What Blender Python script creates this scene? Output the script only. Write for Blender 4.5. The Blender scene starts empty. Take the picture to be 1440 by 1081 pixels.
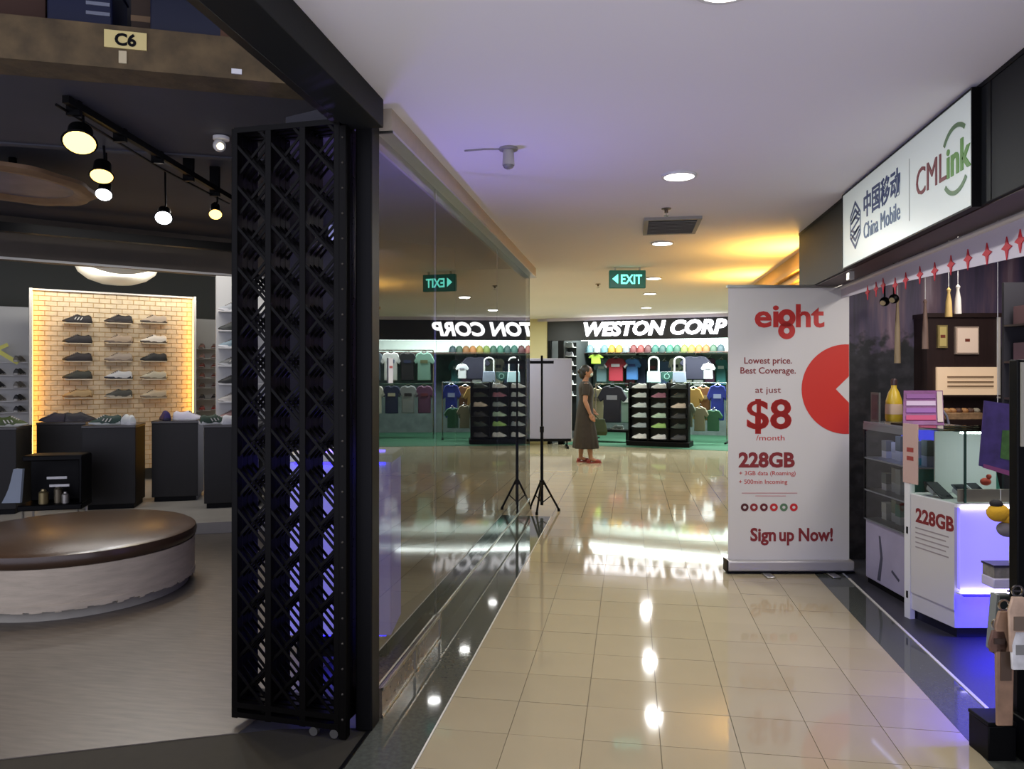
import bpy, bmesh, math, random
from mathutils import Matrix, Vector
random.seed(7)
R = math.radians
sc = bpy.context.scene
COL = sc.collection

# ---------------------------------------------------------------- camera
CAM_H = 1.45
YAW = R(9.07)
FPX = 1040.0                      # focal length in pixels of the 1440 px wide frame
HORIZON = 524.0
cd = bpy.data.cameras.new('camera')
cam = bpy.data.objects.new('camera', cd)
COL.objects.link(cam)
cam.location = (0, 0, CAM_H)
cam.rotation_euler = (R(90), 0, YAW)
cd.sensor_width = 36
cd.lens = 36 * FPX / 1440
cd.shift_y = -(540.5 - HORIZON) / 1440
cd.clip_start = 0.05
sc.camera = cam

# ---------------------------------------------------------------- world + exposure
w = bpy.data.worlds.new('world')
sc.world = w
w.use_nodes = True
w.node_tree.nodes['Background'].inputs[0].default_value = (0.73, 0.74, 0.92, 1)
w.node_tree.nodes['Background'].inputs[1].default_value = 1.55
sc.view_settings.view_transform = 'Standard'
sc.view_settings.look = 'None'
sc.view_settings.exposure = 0.36
sc.view_settings.gamma = 1
sc.view_settings.use_curve_mapping = False
try:
    sc.cycles.use_denoising = True
    sc.cycles.max_bounces = 8
    sc.cycles.transparent_max_bounces = 16
    sc.cycles.sample_clamp_indirect = 6
    sc.cycles.caustics_reflective = False
    sc.cycles.caustics_refractive = False
except Exception:
    pass


def area(name, loc, size, power, color=(1, 1, 1), rot=(0, 0, 0), size_y=None, shape=None, spread=None):
    ld = bpy.data.lights.new(name, 'AREA')
    ld.energy = power
    ld.color = color
    ld.size = size
    if size_y:
        ld.shape = 'RECTANGLE'
        ld.size_y = size_y
    if shape:
        ld.shape = shape
    if spread:
        ld.spread = spread
    o = bpy.data.objects.new(name, ld)
    COL.objects.link(o)
    o.location = loc
    o.rotation_euler = rot
    return o


# ceiling tubes inside the three shops (large area lights) and an added alcove fill
area('sports_shop_tube_light', (0.6, 16.2, 2.5), 5.0, 230, (0.90, 1.0, 0.96), (0, 0, R(-13.9)), 0.5)
area('sports_shop_tube_light', (2.6, 15.4, 2.5), 4.0, 150, (0.90, 1.0, 0.96), (0, 0, R(-13.9)), 0.4)
area('phone_shop_tube_light', (2.3, 4.2, 2.38), 0.5, 28, (1.0, 0.93, 0.88), (0, 0, 0), 2.2)
area('shoe_shop_tube_light', (-4.6, 6.6, 3.08), 2.2, 26, (1.0, 0.95, 0.9), (0, 0, R(23)), 0.12)
area('shoe_alcove_fill_light', (-5.9, 7.9, 2.62), 2.4, 11, (1.0, 0.97, 0.92), (R(58), 0, R(44)), 0.08)  # added fill for the pale wall and brick board, turned away from view
area('glass_room_tube_light', (-2.0, 5.6, 2.46), 0.3, 5, (0.7, 0.68, 1.0), (0, 0, 0), 2.4)

# ---------------------------------------------------------------- helpers
CF = Vector((-math.sin(YAW), math.cos(YAW), 0))
CR = Vector((math.cos(YAW), math.sin(YAW), 0))


def ground(xc, d, z=0.0):
    """a point xc metres right and d metres ahead of where the photographer stands"""
    return CR * xc + CF * d + Vector((0, 0, z))


def at(px, d, py=None, z=None):
    if z is None:
        z = CAM_H + (HORIZON - py) / FPX * d if py is not None else 0.0
    return ground((px - 720) / FPX * d, d, z)


def lin(c):
    out = []
    for v in c[:3]:
        v = v / 255.0
        out.append(v / 12.92 if v <= 0.04045 else ((v + 0.055) / 1.055) ** 2.4)
    return (out[0], out[1], out[2], 1.0)


MATS = {}


def mat(name, col, rough=0.5, metal=0.0, spec=0.5, emit=None, estr=0.0, noise=None, bump=None, vary=0.0, coat=0.0, stretch=None):
    if name in MATS:
        return MATS[name]
    m = bpy.data.materials.new(name)
    m.use_nodes = True
    nt = m.node_tree
    b = nt.nodes['Principled BSDF']
    b.inputs['Base Color'].default_value = lin(col)
    b.inputs['Roughness'].default_value = rough
    b.inputs['Metallic'].default_value = metal
    b.inputs['Specular IOR Level'].default_value = spec
    b.inputs['Coat Weight'].default_value = coat
    b.inputs['Coat Roughness'].default_value = 0.08
    if emit is not None:
        b.inputs['Emission Color'].default_value = lin(emit)
        b.inputs['Emission Strength'].default_value = estr
    tc = nt.nodes.new('ShaderNodeTexCoord')
    mp = nt.nodes.new('ShaderNodeMapping')
    if stretch:
        mp.inputs['Scale'].default_value = stretch
    nt.links.new(tc.outputs['Object'], mp.inputs['Vector'])
    last = None
    if noise:
        n = nt.nodes.new('ShaderNodeTexNoise')
        n.inputs['Scale'].default_value = noise[0]
        n.inputs['Detail'].default_value = 5
        nt.links.new(mp.outputs[0], n.inputs['Vector'])
        mix = nt.nodes.new('ShaderNodeMix')
        mix.data_type = 'RGBA'
        mix.inputs[6].default_value = lin([max(0, c * (1 - noise[1])) for c in col])
        mix.inputs[7].default_value = lin([min(255, c * (1 + noise[1])) for c in col]) if len(noise) < 3 else lin(noise[2])
        nt.links.new(n.outputs['Fac'], mix.inputs[0])
        last = mix.outputs[2]
    if vary:
        oi = nt.nodes.new('ShaderNodeObjectInfo')
        mr = nt.nodes.new('ShaderNodeMapRange')
        mr.inputs['To Min'].default_value = 1 - vary
        mr.inputs['To Max'].default_value = 1 + vary
        nt.links.new(oi.outputs['Random'], mr.inputs['Value'])
        hs = nt.nodes.new('ShaderNodeHueSaturation')
        hs.inputs['Color'].default_value = lin(col)
        if last:
            nt.links.new(last, hs.inputs['Color'])
        nt.links.new(mr.outputs[0], hs.inputs['Value'])
        last = hs.outputs[0]
    if last:
        nt.links.new(last, b.inputs['Base Color'])
    if bump:
        n2 = nt.nodes.new('ShaderNodeTexNoise')
        n2.inputs['Scale'].default_value = bump[0]
        n2.inputs['Detail'].default_value = 4
        nt.links.new(mp.outputs[0], n2.inputs['Vector'])
        bp = nt.nodes.new('ShaderNodeBump')
        bp.inputs['Strength'].default_value = bump[1]
        bp.inputs['Distance'].default_value = 0.01
        nt.links.new(n2.outputs['Fac'], bp.inputs['Height'])
        nt.links.new(bp.outputs[0], b.inputs['Normal'])
    MATS[name] = m
    return m


def glow(name, col, strength):
    return mat(name, col, 0.6, emit=col, estr=strength)


def glass(name, tint=(255, 255, 255), ior=1.5, gloss_rough=0.0):
    if name in MATS:
        return MATS[name]
    m = bpy.data.materials.new(name)
    m.use_nodes = True
    nt = m.node_tree
    nt.nodes.clear()
    out = nt.nodes.new('ShaderNodeOutputMaterial')
    tr = nt.nodes.new('ShaderNodeBsdfTransparent')
    tr.inputs[0].default_value = lin(tint)
    gl = nt.nodes.new('ShaderNodeBsdfGlossy')
    gl.inputs['Roughness'].default_value = gloss_rough
    fr = nt.nodes.new('ShaderNodeFresnel')
    fr.inputs['IOR'].default_value = ior
    mx = nt.nodes.new('ShaderNodeMixShader')
    nt.links.new(fr.outputs[0], mx.inputs[0])
    nt.links.new(tr.outputs[0], mx.inputs[1])
    nt.links.new(gl.outputs[0], mx.inputs[2])
    nt.links.new(mx.outputs[0], out.inputs[0])
    MATS[name] = m
    return m


class MB:
    def __init__(s):
        s.v = []
        s.f = []

    def add(s, vs, fs, M=None):
        o = len(s.v)
        for p in vs:
            p = Vector(p)
            s.v.append(M @ p if M is not None else p)
        for f in fs:
            s.f.append([i + o for i in f])
        return s

    def box(s, x0, x1, y0, y1, z0, z1, M=None):
        vs = [(x0, y0, z0), (x1, y0, z0), (x1, y1, z0), (x0, y1, z0), (x0, y0, z1), (x1, y0, z1), (x1, y1, z1), (x0, y1, z1)]
        return s.add(vs, [(3, 2, 1, 0), (4, 5, 6, 7), (0, 1, 5, 4), (1, 2, 6, 5), (2, 3, 7, 6), (3, 0, 4, 7)], M)

    def prism(s, poly, t, M=None, z0=0.0):
        n = len(poly)
        vs = [(p[0], p[1], z0) for p in poly] + [(p[0], p[1], z0 + t) for p in poly]
        fs = [list(range(n))[::-1], list(range(n, 2 * n))]
        for i in range(n):
            j = (i + 1) % n
            fs.append((i, j, n + j, n + i))
        return s.add(vs, fs, M)

    def cyl(s, p0, p1, r0, r1=None, n=12, M=None):
        p0 = Vector(p0)
        p1 = Vector(p1)
        if r1 is None:
            r1 = r0
        ax = (p1 - p0).normalized()
        a = ax.orthogonal().normalized()
        b = ax.cross(a)
        vs = []
        for p, r in ((p0, r0), (p1, r1)):
            for i in range(n):
                t = 2 * math.pi * i / n
                vs.append(p + a * (r * math.cos(t)) + b * (r * math.sin(t)))
        fs = [list(range(n))[::-1], list(range(n, 2 * n))]
        for i in range(n):
            j = (i + 1) % n
            fs.append((i, j, n + j, n + i))
        return s.add(vs, fs, M)

    def lathe(s, prof, n=32, c=(0, 0, 0), sx=1.0, sy=1.0, M=None):
        rings = []
        for r, z in prof:
            rings.append([(c[0] + sx * r * math.cos(2 * math.pi * i / n), c[1] + sy * r * math.sin(2 * math.pi * i / n), c[2] + z) for i in range(n)])
        return s.loft(rings, M)

    def loft(s, rings, M=None, caps=True):
        n = len(rings[0])
        vs = [p for r in rings for p in r]
        fs = []
        for k in range(len(rings) - 1):
            for i in range(n):
                j = (i + 1) % n
                fs.append((k * n + i, k * n + j, (k + 1) * n + j, (k + 1) * n + i))
        if caps:
            fs.append(list(range(n))[::-1])
            fs.append([(len(rings) - 1) * n + i for i in range(n)])
        return s.add(vs, fs, M)

    def tube(s, pts, r, n=8, M=None):
        pts = [Vector(p) for p in pts]
        rings = []
        up = None
        for k, p in enumerate(pts):
            t = (pts[min(k + 1, len(pts) - 1)] - pts[max(k - 1, 0)]).normalized()
            if up is None:
                up = t.orthogonal().normalized()
            a = (up - t * up.dot(t)).normalized()
            up = a
            b = t.cross(a)
            rr = r[k] if isinstance(r, (list, tuple)) else r
            rings.append([p + a * (rr * math.cos(2 * math.pi * i / n)) + b * (rr * math.sin(2 * math.pi * i / n)) for i in range(n)])
        return s.loft(rings, M)

    def sphere(s, c, rx, ry=None, rz=None, n=16, m=10, M=None):
        ry = rx if ry is None else ry
        rz = rx if rz is None else rz
        rings = []
        for k in range(1, m):
            t = math.pi * k / m
            rings.append([(c[0] + rx * math.sin(t) * math.cos(2 * math.pi * i / n), c[1] + ry * math.sin(t) * math.sin(2 * math.pi * i / n), c[2] - rz * math.cos(t)) for i in range(n)])
        return s.loft(rings, M)

    def mesh(s, name, smooth=True):
        me = bpy.data.meshes.new(name)
        bm = bmesh.new()
        bv = [bm.verts.new(p) for p in s.v]
        for f in s.f:
            try:
                bm.faces.new([bv[i] for i in f])
            except ValueError:
                pass
        bmesh.ops.recalc_face_normals(bm, faces=bm.faces)
        bm.to_mesh(me)
        bm.free()
        if smooth:
            for p in me.polygons:
                p.use_smooth = True
            me.set_sharp_from_angle(angle=R(35))
        return me

    def build(s, name, m, parent=None, smooth=True, bevel=0.0, kind=None):
        return link(name, s.mesh(name, smooth), m, parent, bevel, kind)


def link(name, me, m, parent=None, bevel=0.0, kind=None, loc=None):
    if m is not None and not me.materials:
        me.materials.append(m)
    o = bpy.data.objects.new(name, me)
    COL.objects.link(o)
    if parent is not None:
        o.parent = parent
    if loc is not None:
        o.location = loc
    if bevel:
        bv = o.modifiers.new('bevel', 'BEVEL')
        bv.width = bevel
        bv.segments = 2
        bv.limit_method = 'ANGLE'
        bv.harden_normals = False
    if kind:
        o['kind'] = kind
    return o


def tag(o, label, cat, group=None):
    o['label'] = label
    o['category'] = cat
    if group:
        o['group'] = group
    return o


def thing(name, label, cat, loc=(0, 0, 0), rz=0.0, group=None):
    o = bpy.data.objects.new(name, None)
    o.empty_display_size = 0.1
    COL.objects.link(o)
    o.location = loc
    o.rotation_euler = (0, 0, rz)
    return tag(o, label, cat, group)


def struct(name, mb, m, parent=None, smooth=False, bevel=0.0, label=None):
    o = mb.build(name, m, parent, smooth, bevel)
    if parent is None:
        o['kind'] = 'structure'
        if label:
            o['label'] = label
    return o


FACE = Matrix.Rotation(R(90), 4, 'X')          # text plane -> facing -Y


def text_mesh(s, size, offset=0.0, extrude=0.002, shear=0.0, align='CENTER', width=None, res=3):
    cu = bpy.data.curves.new('lettering', 'FONT')
    cu.body = s
    cu.size = size
    cu.offset = offset
    cu.extrude = extrude
    cu.shear = shear
    cu.resolution_u = res
    cu.align_x = align
    o = bpy.data.objects.new('lettering', cu)
    me = bpy.data.meshes.new_from_object(o)
    bpy.data.objects.remove(o)
    bpy.data.curves.remove(cu)
    if width:
        xs = [v.co.x for v in me.vertices]
        k = width / (max(xs) - min(xs))
        c = (max(xs) + min(xs)) / 2
        for v in me.vertices:
            v.co.x = (v.co.x - c) * k
    me.materials.clear()
    return me


def letters(s, size, loc, m, parent, name='lettering', **kw):
    """flat lettering standing upright and facing -Y of the parent"""
    me = text_mesh(s, size, **kw)
    me.transform(FACE)
    return link(name, me, m, parent, loc=loc)


def circle(cx, cy, r, n=32, a0=0.0, a1=360.0):
    full = abs(a1 - a0 - 360) < 1e-6
    k = n if full else n + 1
    return [(cx + r * math.cos(R(a0 + (a1 - a0) * i / n)), cy + r * math.sin(R(a0 + (a1 - a0) * i / n))) for i in range(k)]


def ring(mb, cx, cy, r0, r1, t, a0=0, a1=360, n=32, M=None):
    for i in range(n):
        b0 = R(a0 + (a1 - a0) * i / n)
        b1 = R(a0 + (a1 - a0) * (i + 1) / n)
        mb.prism([(cx + r0 * math.cos(b0), cy + r0 * math.sin(b0)), (cx + r1 * math.cos(b0), cy + r1 * math.sin(b0)),
                  (cx + r1 * math.cos(b1), cy + r1 * math.sin(b1)), (cx + r0 * math.cos(b1), cy + r0 * math.sin(b1))], t, M)
    return mb


# ---------------------------------------------------------------- materials
M_tile = mat('beige_floor_tile', (160, 147, 119), 0.06, spec=0.45, noise=(3, 0.03), vary=0.035)
M_grout = mat('tile_grout', (104, 92, 70), 0.8)
M_granite = mat('dark_polished_granite', (70, 72, 66), 0.05, spec=0.5, noise=(55, 0.22))
M_ceil = mat('white_painted_ceiling', (238, 235, 236), 0.85, noise=(0.7, 0.02))
M_steel = mat('brushed_steel', (190, 188, 180), 0.3, metal=1.0)
M_bright = mat('pale_edge_strip', (205, 200, 188), 0.4)
M_black = mat('black_metal', (6, 6, 7), 0.45, spec=0.12)
M_gate = mat('black_gate_paint', (6, 5, 4), 0.4, spec=0.09, noise=(40, 0.25))
M_header = mat('charcoal_header', (24, 26, 27), 0.6, spec=0.2)
M_white = mat('white_laminate', (215, 214, 212), 0.4)
M_dark = mat('dark_room_wall', (34, 33, 40), 0.7)
M_vinyl = mat('grey_wood_vinyl', (84, 78, 71), 0.42, noise=(5, 0.32), bump=(9, 0.05), stretch=(1.2, 8, 1))
M_mat = mat('dark_entry_floor', (46, 43, 36), 0.75, spec=0.2, noise=(20, 0.1))
M_shopceil = mat('dark_shop_ceiling', (62, 62, 70), 0.75, noise=(1.2, 0.2))
M_shopceil2 = mat('brown_bulkhead', (84, 76, 66), 0.7, noise=(3, 0.15))
M_concrete = mat('rough_brown_concrete', (72, 60, 40), 0.9, noise=(9, 0.6), bump=(14, 0.6))
M_soft = mat('pale_wall_paint', (200, 200, 196), 0.7)
M_cream = mat('cream_wall_paint', (206, 196, 150), 0.75)
M_green = mat('green_carpet', (34, 80, 56), 0.9, noise=(40, 0.2))
M_darkvinyl = mat('dark_speckled_vinyl', (48, 48, 54), 0.4, noise=(90, 0.3))
M_lamp = glow('lamp_white', (255, 250, 240), 7)
M_red = mat('sign_red', (176, 38, 32), 0.5)
M_maroon = mat('print_maroon', (120, 32, 34), 0.55)
M_chrome = mat('chrome', (210, 210, 212), 0.15, metal=1.0)
M_clear = glass('clear_glass', (240, 248, 246), 1.45)
M_shopglass = glass('shopfront_glass', (150, 156, 162), 2.9)

CEIL = 2.55
GX = -1.04           # plane of the glass shopfront
# ================================================================ SETTING
# ---- corridor floor with its tiles
fl = struct('floor', MB().box(-0.783, 1.317, 0.2, 7.43, -0.03, -0.004), M_grout, label='beige tiled corridor floor')
tile_mb = MB().box(-0.1485, 0.1485, -0.1485, 0.1485, -0.012, 0.0)
tile_me = tile_mb.mesh('tile', False)
for r in range(-9, 15):
    y = 2.93 + 0.3 * r + 0.15
    for c in range(7):
        t = link('tile', tile_me, M_tile, fl, loc=(-0.783 + 0.15 + 0.3 * c, y, random.uniform(-0.0006, 0.0004)))
        t.rotation_euler = (random.uniform(-.0012, .0012), random.uniform(-.0012, .0012), 0)


def brick_mat():
    m = bpy.data.materials.new('beige_tiles_far')
    m.use_nodes = True
    nt = m.node_tree
    b = nt.nodes['Principled BSDF']
    tc = nt.nodes.new('ShaderNodeTexCoord')
    mp = nt.nodes.new('ShaderNodeMapping')
    mp.inputs['Location'].default_value = (0.783, -7.43 + 30, 0)
    br = nt.nodes.new('ShaderNodeTexBrick')
    br.offset = 0.0
    br.inputs['Scale'].default_value = 1.0
    br.inputs['Brick Width'].default_value = 0.3
    br.inputs['Row Height'].default_value = 0.3
    br.inputs['Mortar Size'].default_value = 0.003
    br.inputs['Color1'].default_value = lin((166, 154, 127))
    br.inputs['Color2'].default_value = lin((161, 149, 122))
    br.inputs['Mortar'].default_value = lin((104, 92, 70))
    nt.links.new(tc.outputs['Object'], mp.inputs[0])
    nt.links.new(mp.outputs[0], br.inputs['Vector'])
    nt.links.new(br.outputs['Color'], b.inputs['Base Color'])
    b.inputs['Roughness'].default_value = 0.07
    b.inputs['Specular IOR Level'].default_value = 0.45
    return m


M_tilefar = brick_mat()
struct('floor_far', MB().box(-9, 9, 7.43, 19.0, -0.03, -0.0005), M_tilefar, label='beige tiled floor of the hall further back')
struct('trim_1', MB().box(GX, -0.79, 0.2, 7.43, -0.03, 0.0), M_granite, label='dark polished granite strip along the glass shopfront')
struct('trim_2', MB().box(-0.79, -0.783, 0.2, 7.43, -0.03, 0.002), M_bright, label='pale edging strip between granite and tiles')
struct('trim_3', MB().box(1.317, 1.515, 0.2, 7.43, -0.03, 0.0), M_granite, label='dark polished granite strip along the phone shop')
struct('trim_4', MB().box(1.515, 1.53, 0.2, 5.52, -0.03, 0.004), M_bright, label='pale metal edging of the phone shop floor')
struct('floor_phone_shop', MB().box(1.53, 4.6, 0.2, 7.43, -0.03, 0.0), M_darkvinyl, label='dark speckled vinyl floor of the phone shop')

# ---- corridor ceiling
struct('ceiling', MB().box(-1.12, 9, -1.5, 7.75, CEIL, CEIL + 0.1).box(-3.6, 9, 7.75, 19, CEIL, CEIL + 0.1), M_ceil, label='white plaster corridor ceiling')

# ---- glass shopfront on the left
struct('baseboard_left', MB().box(GX - 0.08, GX, 3.94, 7.72, 0, 0.118), M_granite, label='polished dark plinth under the glass shopfront')
o = struct('trim_5', MB().box(GX - 0.08, GX + 0.012, 2.98, 3.94, 0, 0.125), mat('brown_stone', (92, 84, 74), 0.25, noise=(30, 0.2)), label='framed brown stone plinth beside the gate post')
for k, (a, b, c, e) in enumerate(((2.98, 3.94, 0.116, 0.128), (2.98, 3.94, 0.0, 0.012), (3.925, 3.945, 0.0, 0.128), (3.46, 3.475, 0.0, 0.128))):
    MB().box(GX + 0.008, GX + 0.018, a, b, c, e).build('edge_strip', M_steel, o)
struct('trim_6', MB().box(GX - 0.05, GX + 0.006, 3.94, 7.72, 0.118, 0.13), M_steel, label='steel bottom channel of the glass shopfront')
struct('trim_7', MB().box(GX - 0.09, -0.98, 2.96, 7.74, 2.456, CEIL), mat('beige_band', (176, 164, 146), 0.6, noise=(30, 0.05)), label='beige band above the glass shopfront')
struct('trim_8', MB().box(GX - 0.03, -0.974, 2.96, 7.74, 2.446, 2.458), M_steel, label='steel top channel of the glass shopfront')
ys = [2.97, 3.9, 5.8, 7.7]
wn = MB()
for y in ys[1:]:
    wn.box(GX - 0.010, GX - 0.001, y - 0.003, y + 0.003, 0.13, 2.45)
win = struct('window_1', wn, mat('clear_silicone', (120, 124, 126), 0.3), label='frameless glass shopfront of the empty unit')
for a, b in zip(ys[:-1], ys[1:]):
    MB().add([(GX, a + 0.0025, 0.13), (GX, b - 0.0025, 0.13), (GX, b - 0.0025, 2.447), (GX, a + 0.0025, 2.447)], [(0, 1, 2, 3)]).build('pane', M_shopglass, win, smooth=False)
# the room behind the glass
pA = at(396, 6.2)
struct('wall_glass_room_end', MB().box(-3.65, GX - 0.04, 7.66, 7.74, 0, CEIL), M_soft, label='end wall of the empty unit')
back = [at(394, 5.6), at(394, 5.75), at(640, 6.6), at(640, 6.45)]
struct('wall_glass_room_back', MB().prism([(p.x, p.y) for p in back], CEIL), M_dark, label='dark wall behind the blue lit counter')
struct('floor_glass_room', MB().prism([(GX - 0.01, 2.75), (GX - 0.01, 7.7), (-3.4, 7.7), (-1.9, 3.3), (-1.7, 2.75)], 0.03, None, -0.0345), M_darkvinyl, label='dark floor behind the glass shopfront')
struct('ceiling_glass_room', MB().prism([(-1.12, 2.95), (-1.12, 7.7), (-2.3, 7.7), tuple(at(396, 5.7)[:2]), tuple(at(402, 3.3)[:2])], 0.05, None, CEIL - 0.01), M_dark, label='dark ceiling behind the glass shopfront')

# ---- header beam and post of the left shopfront
struct('trim_9', MB().box(-1.13, -0.98, -0.5, 2.86, 2.435, CEIL), M_header, bevel=0.004, label='charcoal header beam over the shoe shop opening')
struct('trim_10', MB().box(-1.165, -1.13, -0.5, 2.86, 2.44, 2.475), mat('gate_track', (70, 68, 64), 0.4, metal=0.8), label='steel gate track under the header beam')
po = struct('trim_11', MB().box(-1.10, -1.03, 2.86, 2.955, 0, CEIL), M_black, bevel=0.006, label='black corner post beside the folded gate')
MB().box(-1.108, -1.022, 2.852, 2.963, 2.49, CEIL - 0.001).build('post_cap', M_black, po, bevel=0.004)
struct('trim_12', MB().box(-1.05, -1.035, 0.2, 2.86, -0.02, 0.006), M_black, label='black threshold rail of the shoe shop')

# ---- shoe shop shell, turned against the corridor
U = Vector((math.sin(R(66.93)), math.cos(R(66.93)), 0))
V = Vector((-U.y, U.x, 0))
SROT = math.atan2(U.y, U.x)


def shop(a, b, z=0.0):
    return U * a + V * b + Vector((0, 0, z))


struct('floor_shoe_shop_entry', MB().prism([(-1.05, 0.2), (-1.05, 2.9), tuple(shop(-0.2, 3.16)[:2]), tuple(shop(-9, 3.16)[:2]), (-6, 0.2)], 0.03, None, -0.034), M_mat, label='dark entry strip of the shoe shop floor')
vin = [shop(-0.35, 3.16), shop(-9, 3.16), shop(-9, 14), shop(1.2, 14), shop(1.2, 6)]
vo = struct('floor_shoe_shop', MB().prism([(p.x, p.y) for p in vin], 0.03, None, -0.03), M_vinyl, label='grey wood-look vinyl floor of the shoe shop')
pf = [shop(-9, 7.13), shop(-9, 14), shop(1.4, 14), shop(0.2, 7.13)]
struct('floor_shoe_platform', MB().prism([(p.x, p.y) for p in pf], 0.10, None, 0.0), mat('pale_platform', (150, 146, 138), 0.5, noise=(4, 0.1)), label='raised pale platform under the shoe pedestals')
# ceiling layers
c1 = [shop(-9, 4.05), shop(0.9, 4.05), shop(0.9, 5.55), shop(-9, 5.55)]
struct('ceiling_shoe_shop', MB().prism([(p.x, p.y) for p in c1], 0.04, None, 2.96), M_shopceil, label='dark grey ceiling panel behind the concrete beam')
c2 = [shop(-9, 5.5), shop(2, 5.5), shop(2, 14), shop(-9, 14)]
struct('ceiling_shoe_recess', MB().prism([(p.x, p.y) for p in c2], 0.04, None, 3.12), M_shopceil, label='darker recessed ceiling of the shoe shop')
c3 = [shop(-9, 5.5), shop(0.9, 5.5), shop(0.9, 5.56), shop(-9, 5.56)]
struct('ceiling_shoe_step', MB().prism([(p.x, p.y) for p in c3], 0.2, None, 2.95), M_shopceil, label='step in the shoe shop ceiling')
c4 = [shop(-9, 2.0), shop(2, 2.0), shop(2, 4.6), shop(-9, 4.6)]
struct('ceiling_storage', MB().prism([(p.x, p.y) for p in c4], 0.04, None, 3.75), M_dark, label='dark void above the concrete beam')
bm_ = [shop(-9, 3.98), shop(0.2, 3.98), shop(0.2, 4.2), shop(-9, 4.2)]
struct('trim_13', MB().prism([(p.x, p.y) for p in bm_], 0.21, None, 2.94), M_concrete, label='rough brown concrete beam with a C6 plate')
struct('wall_storage', MB().prism([tuple(shop(-9, 4.75)[:2]), tuple(shop(0.9, 4.75)[:2]), tuple(shop(0.9, 4.8)[:2]), tuple(shop(-9, 4.8)[:2])], 0.8, None, 3.0), mat('storage_back', (26, 24, 26), 0.9), label='dark wall behind the stored crates')


def line_wall(name, p0, p1, z0, z1, t, m, label=None, parent=None):
    d = (p1 - p0)
    d.z = 0
    n = Vector((-d.y, d.x, 0)).normalized() * t
    return struct(name, MB().prism([(p0.x, p0.y), (p1.x, p1.y), (p1.x + n.x, p1.y + n.y), (p0.x + n.x, p0.y + n.y)], z1 - z0, None, z0), m, parent, label=label)


line_wall('trim_14', at(-140, 7.35), at(420, 9.75), 2.67, 3.12, 0.25, M_shopceil2, 'brown bulkhead above the lit shoe display')
line_wall('trim_15', at(-140, 7.33), at(420, 9.73), 2.655, 2.68, 0.02, M_soft, 'pale lower edge of the brown bulkhead')
line_wall('trim_16', at(-140, 6.9), at(420, 9.0), 2.86, 2.95, 0.1, M_black, 'black ceiling channel in front of the bulkhead')
line_wall('wall_shoe_shop_back', at(-200, 9.3), at(420, 12.4), 0, 3.12, 0.1, mat('slate_wall', (92, 94, 88), 0.8), 'slate grey back wall of the shoe shop')
line_wall('wall_shoe_shop_pale', at(-160, 8.65), at(44, 9.4), 0.1, 2.28, 0.06, M_soft, 'pale wall with hanging shoes left of the brick board')
line_wall('wall_shoe_shop_side', at(304, 8.0), at(398, 8.3), 0.1, 2.5, 0.1, M_soft, 'white shoe wall seen through the gate')
line_wall('wall_shoe_shop_niche', at(268, 10.2), at(306, 10.5), 0.1, 2.2, 0.06, M_soft, 'pale niche right of the brick board')
c5 = [at(394, 5.7), at(394, 5.8), at(398, 8.4), at(400, 8.3)]
struct('wall_shoe_shop_partition', MB().prism([(p.x, p.y) for p in c5], 3.1), M_dark, label='dark partition between the shops')

# ---- phone shop shell on the right
fb = struct('trim_17', MB().box(1.317, 1.50, 0.4, 6.12, 2.085, CEIL - 0.001), M_header, bevel=0.004, label='charcoal fascia above the phone shop')
MB().box(1.314, 1.3175, 0.4, 6.12, 2.53, CEIL - 0.002).build('top_strip', M_black, fb)
for y in (2.98, 4.87):
    MB().box(1.3145, 1.3175, y - 0.006, y + 0.006, 2.09, 2.54).build('panel_joint', M_black, fb)
MB().box(1.33, 1.50, 0.4, 6.1, 2.08, 2.086).build('soffit', mat('brown_soffit', (58, 44, 40), 0.5, noise=(6, 0.3)), fb)
MB().box(1.345, 1.375, 4.87, 4.93, 2.03, 2.08).build('bracket', M_steel, fb)


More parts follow.
